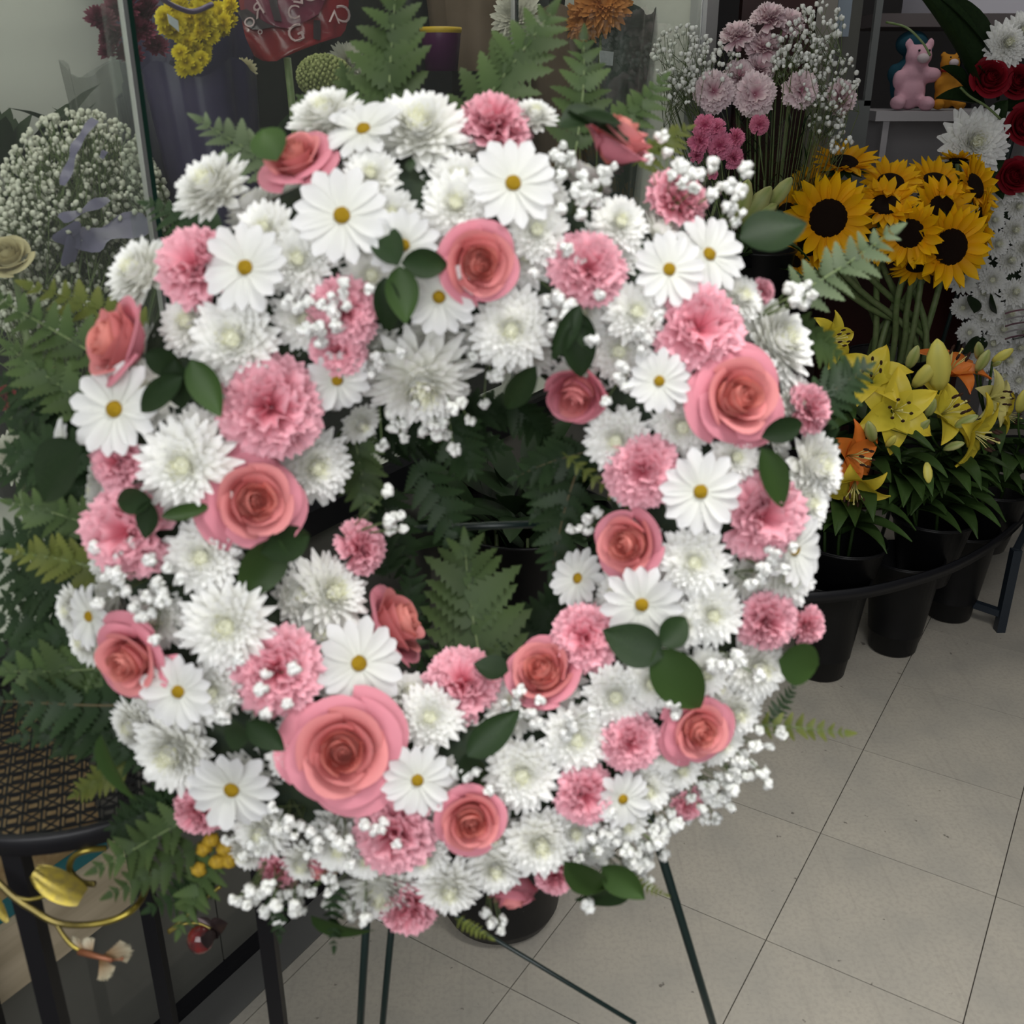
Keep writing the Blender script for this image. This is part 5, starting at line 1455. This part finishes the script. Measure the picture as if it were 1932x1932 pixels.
def letters(txt, px, py, size, mirror=True, rot=0.0, lift=.0085):
    cu = bpy.data.curves.new('letter', 'FONT'); cu.body = txt; cu.size = 1; cu.align_x = 'CENTER'; cu.align_y = 'CENTER'; cu.resolution_u = 3
    to = bpy.data.objects.new('letter_source', cu); COL.objects.link(to)
    bpy.context.view_layer.update()
    me = bpy.data.meshes.new_from_object(to.evaluated_get(bpy.context.evaluated_depsgraph_get()))
    bpy.data.objects.remove(to)
    for v in me.vertices:
        x, y = v.co.x * size * (-1 if mirror else 1), v.co.y * size
        x, y = x * math.cos(rot) - y * math.sin(rot), x * math.sin(rot) + y * math.cos(rot)
        v.co = bagp(px + x, py - y, lift)
    me.materials.clear(); me.materials.append(INK)
    obj('letter', me, bag)
letters('E', 563, 12, 44); letters('C', 590, 6, 46); letters('I', 606, 6, 42); letters('R', 490, 36, 34, rot=.5); letters('O', 474, 54, 26, rot=.4)
letters('G', 556, 78, 44, mirror=False, rot=.3); letters('C', 553, 42, 34, mirror=False); letters('V', 628, 42, 36, mirror=False, rot=3.1); letters('C', 646, 38, 44); letters('o', 492, 70, 18)
b = MB(); b.tube([bagp(540, 112) - BY * .02, up(INC(575, 300, .28))], .006, 8); obj('stems', b.mesh('stems', STEM), bag)

# green hydrangea head and its pale neighbour
c = INC(612, 145, .12)
HYD = mat('hydrangea_green', (0.16, 0.19, 0.06), .7, nz=(220, (0.34, 0.36, 0.16)), spec=.1)
th = thing('green_hydrangea', 'round green hydrangea head just above the wreath ferns', 'flower', up(c))
b = MB(); rn = random.Random(2)
for k in range(330):
    z_ = 1 - 2 * (k + .5) / 330; a = k * 2.39996
    d = Vector((math.sqrt(1 - z_ * z_) * math.cos(a), math.sqrt(1 - z_ * z_) * math.sin(a), z_))
    b.ball(c + Vector((d.x * 1.15, d.y, d.z * .85)) * (44 * depth(c) / FPX), .0034 * rn.uniform(.7, 1.2), 5, 4, bump=.5, seed=k)
b.ball(c, 40 * depth(c) / FPX, 12, 8, sc=(1.15, 1, .85)); obj('florets', b.mesh('florets', HYD), th, None, 'stuff')
b = MB(); b.tube([c, up(c)], .004, 6); obj('stem', b.mesh('stem', STEM), th)
PALEF = mat('pale_petal', (0.50, 0.48, 0.40), .6, (0.62, 0.60, 0.52), trans=.2)
def single(name, label, px, py, r, dpt, me, tilt, cat='flower'):
    c = INC(px, py, dpt)
    th = thing(name, label, cat, up(c))
    obj('bloom', me, th, frame(c, TOCAM + Vector(tilt), px, None, r * depth(c) / FPX))
    b = MB(); b.tube([c, up(c)], .0035, 6); obj('stem', b.mesh('stem', STEM), th)
    return th
MUM_P = recolour(MUMS[3][0], PALEF)
single('pale_chrysanthemum', 'pale chrysanthemum beside the green hydrangea head', 655, 120, 42, .16, MUM_P, (.6, 0, 0))
single('cream_bud', 'small cream flower below the crimson sleeve', 462, 132, 26, .16, recolour(MUMS[0][0], CREAMR), (.2, 0, -.5))
single('white_chrysanthemum', 'shaggy white chrysanthemum behind the cooler door edge at the top', 975, 35, 52, .16, MUM_P, (-.2, 0, -.2))
single('white_chrysanthemum', 'shaggy white chrysanthemum half hidden by the upright fern at the top', 1000, 62, 40, .20, MUM_P, (.2, 0, -.6))
single('orange_gerbera', 'large orange gerbera at the top edge of the cooler', 1135, 5, 62, .20, MUM_O, (.1, 0, -.3))
single('orange_gerbera', 'smaller orange gerbera just below the large one in the cooler', 1100, 40, 42, .24, MUM_O, (-.3, 0, -.5))
th, top, base = bouquet('kraft_bouquet', 'brown paper flower wrap in the middle of the cooler', 905, -30, .30, .04, .11, KRAFT, seed=4)
th, top, base = bouquet('kraft_bouquet', 'narrow brown paper flower wrap below the white chrysanthemums', 1040, 20, .34, .04, .085, KRAFT, seed=8)
th, top, base = bouquet('green_wrap_bouquet', 'grey-green film flower wrap with a white tag under the orange gerberas', 1160, 20, .22, .04, .095, GRNW, seed=6)
card(th, 'price_tag', [INC(x, y, .09) for x, y in ((1132, 122), (1156, 124), (1158, 98), (1132, 95))], LABELW)
c = INC(832, 85, .20)
VIO = mat('violet_pot', (0.07, 0.008, 0.06), .35)
YB = mat('yellow_rim', (0.50, 0.33, 0.02), .5)
pt = thing('violet_pot', 'violet flower pot with a yellow rim behind the top fern', 'pot', c - Vector((0, 0, .04)))
rr = 38 * depth(c) / FPX
b = MB(); b.lathe([(0, -.045), (rr * .8, -.045), (rr, .02), (rr, .024), (rr * .9, .022), (rr * .75, -.04), (0, -.04)], 28, Matrix.Translation(c)); obj('body', b.mesh('body', VIO), pt)
b = MB(); b.lathe([(rr, .02), (rr * 1.05, .024), (rr * 1.04, .030), (rr * .95, .030), (rr * .93, .02)], 28, Matrix.Translation(c)); obj('rim', b.mesh('rim', YB), pt)
# pot riser
b = MB(); b.box((0, 0, 0), (.16, .16, c.z - .045 - .70)); tag(obj('pot_riser', b.mesh('pot_riser', BLACKP, smooth=False), None, Matrix.Translation((c.x, c.y, (c.z - .045 + .70) / 2)) @ RC), 'black riser box under the violet pot', 'box')
# dark buckets and leafy greens along the cooler deck
for i, (s_, lb) in enumerate(((.22, 'black bucket on the cooler deck below the purple sleeve'), (.47, 'black bucket on the cooler deck below the crimson sleeve'), (.72, 'black bucket on the cooler deck seen through the wreath opening'), (1.05, 'black bucket on the cooler deck below the brown paper wraps'), (1.4, 'black bucket on the cooler deck below the orange gerberas'))):
    c = C(s_, .42, .70)
    b = MB(); b.lathe(bucket_prof(.085, .115, .30, ()), 30)
    tag(obj('flower_bucket', b.mesh('flower_bucket', BLACKP), None, Matrix.Translation(c)), lb, 'bucket', 'black buckets on the cooler deck')
    th = thing('foliage_bunch', lb.replace('black bucket', 'dark foliage in the black bucket'), 'foliage', c)
    b = MB(); rn = random.Random(20 + i)
    for k in range(110):
        a = rn.uniform(0, 6.28); q = rn.random()
        b.blade(rn.uniform(.09, .16), .018, 5, 2, sh_leaf, rn.uniform(.4, 1.3), -.6, .2, 0, 1, 0, 0, Matrix.Translation(c + Vector((.10 * q * math.cos(a), .10 * q * math.sin(a), .24 + .26 * rn.random()))) @ rotz(a))
    obj('leaves', b.mesh('leaves', FERND), th, None, 'stuff')
# bucket in front of the cooler seen through the wreath
c = Vector((0.02, 1.62, 0))
b = MB(); b.lathe(bucket_prof(.11, .15, .62, (.1,)), 40)
tag(obj('tall_bucket', b.mesh('tall_bucket', BLACKP), None, Matrix.Translation(c)), 'tall black floor bucket seen through the opening of the wreath', 'bucket')
th = thing('foliage_bunch', 'leafy greens standing in the tall floor bucket behind the wreath', 'foliage', c + Vector((0, 0, .1)))
b = MB(); rn = random.Random(31)
for k in range(60):
    a = rn.uniform(0, 6.28); q = rn.random()
    b.blade(rn.uniform(.10, .17), .024, 6, 2, sh_leaf, rn.uniform(.3, 1.2), -.7, .2, 0, 1, 0, 0, Matrix.Translation(c + Vector((.11 * q * math.cos(a), .11 * q * math.sin(a), .52 + .16 * rn.random()))) @ rotz(a))
obj('leaves', b.mesh('leaves', FERND), th, None, 'stuff')
b = MB()
for k in range(8):
    a = k * .8; b.tube([c + Vector((.03 * math.cos(a), .03 * math.sin(a), .02)), c + Vector((.07 * math.cos(a), .07 * math.sin(a), .6))], .003, 5)
obj('stems', b.mesh('stems', STEM), th)

# dark-wrapped bouquets filling the back of the cooler
for i, (px, lb) in enumerate(((330, 'behind the yellow bouquet'), (470, 'between the yellow bouquet and the crimson sleeve'), (610, 'behind the crimson sleeve'), (750, 'behind the tallest fern of the wreath'), (880, 'behind the violet pot'), (1010, 'behind the white chrysanthemums'), (1110, 'behind the orange gerberas'))):
    top = INC(px, -70, .50)
    th = thing('dark_wrapped_bouquet', 'dark film wrap at the cooler back ' + lb, 'bouquet', up(top), 'dark wraps at the back of the cooler')
    sleeve('sleeve', '', up(top), top, .07, .125, PURP if i in (0,) else DKP, i, parent=th)
    b = MB(); rn = random.Random(50 + i)
    for k in range(60):
        a = rn.uniform(0, 6.28); q = rn.random()
        b.blade(rn.uniform(.06, .11), .015, 4, 2, sh_leaf, rn.uniform(.3, 1.3), -.6, .2, 0, 1, 0, 0, Matrix.Translation(top + Vector((.09 * q * math.cos(a), .09 * q * math.sin(a), -.08 + .07 * rn.random()))) @ rotz(a))
    obj('leaves', b.mesh('leaves', FERND), th, None, 'stuff')

# small dried yellow buds tucked in the lower left of the wreath
DRY = mat('dried_yellow_bud', (0.42, 0.27, 0.015), 0.7, nz=(400, (0.26, 0.16, 0.01)))
for k, (px, py) in enumerate(((385, 1602), (410, 1625), (425, 1600), (376, 1640), (398, 1585), (432, 1622))):
    p, n = on_wreath(px, py, 0.004)
    b = MB(); b.ball((0, 0, 0), .0068, 9, 7, sc=(1, 1, .8), bump=.4, seed=k)
    obj('dried_bud', b.mesh('dried_bud', DRY), wreath, Matrix.Translation(P(px, py, .83)))
# small blooms low in the cooler behind the left ferns
REDF = mat('red_petal', (0.22, 0.012, 0.02), .6, (0.30, 0.02, 0.03), trans=.1)
MUM_R = recolour(CARNS[0], REDF)
for k, (px, py, r, lb) in enumerate(((100, 716, 24, 'red carnation nearest the side rose behind the left ferns'), (62, 736, 24, 'red carnation in the middle behind the left ferns'), (10, 752, 26, 'red carnation at the left edge behind the ferns'), (132, 742, 20, 'small red carnation lowest behind the left ferns'))):
    single('red_carnation', lb, px, py, r, .08, MUM_R, (0, 0, .3), 'carnation')
single('pale_chrysanthemum', 'pale cream chrysanthemum low at the left edge behind dark fern', 25, 862, 52, .07, MUM_P, (0, 0, .3))
for i, (s_, lb) in enumerate(((.60, 'black bucket close behind the glass at the wreath opening'), (.88, 'black bucket close behind the glass right of the wreath opening'))):
    c = C(s_, .19, .70)
    b = MB(); b.lathe(bucket_prof(.085, .115, .30, ()), 30)
    tag(obj('flower_bucket', b.mesh('flower_bucket', BLACKP), None, Matrix.Translation(c)), lb, 'bucket', 'black buckets on the cooler deck')
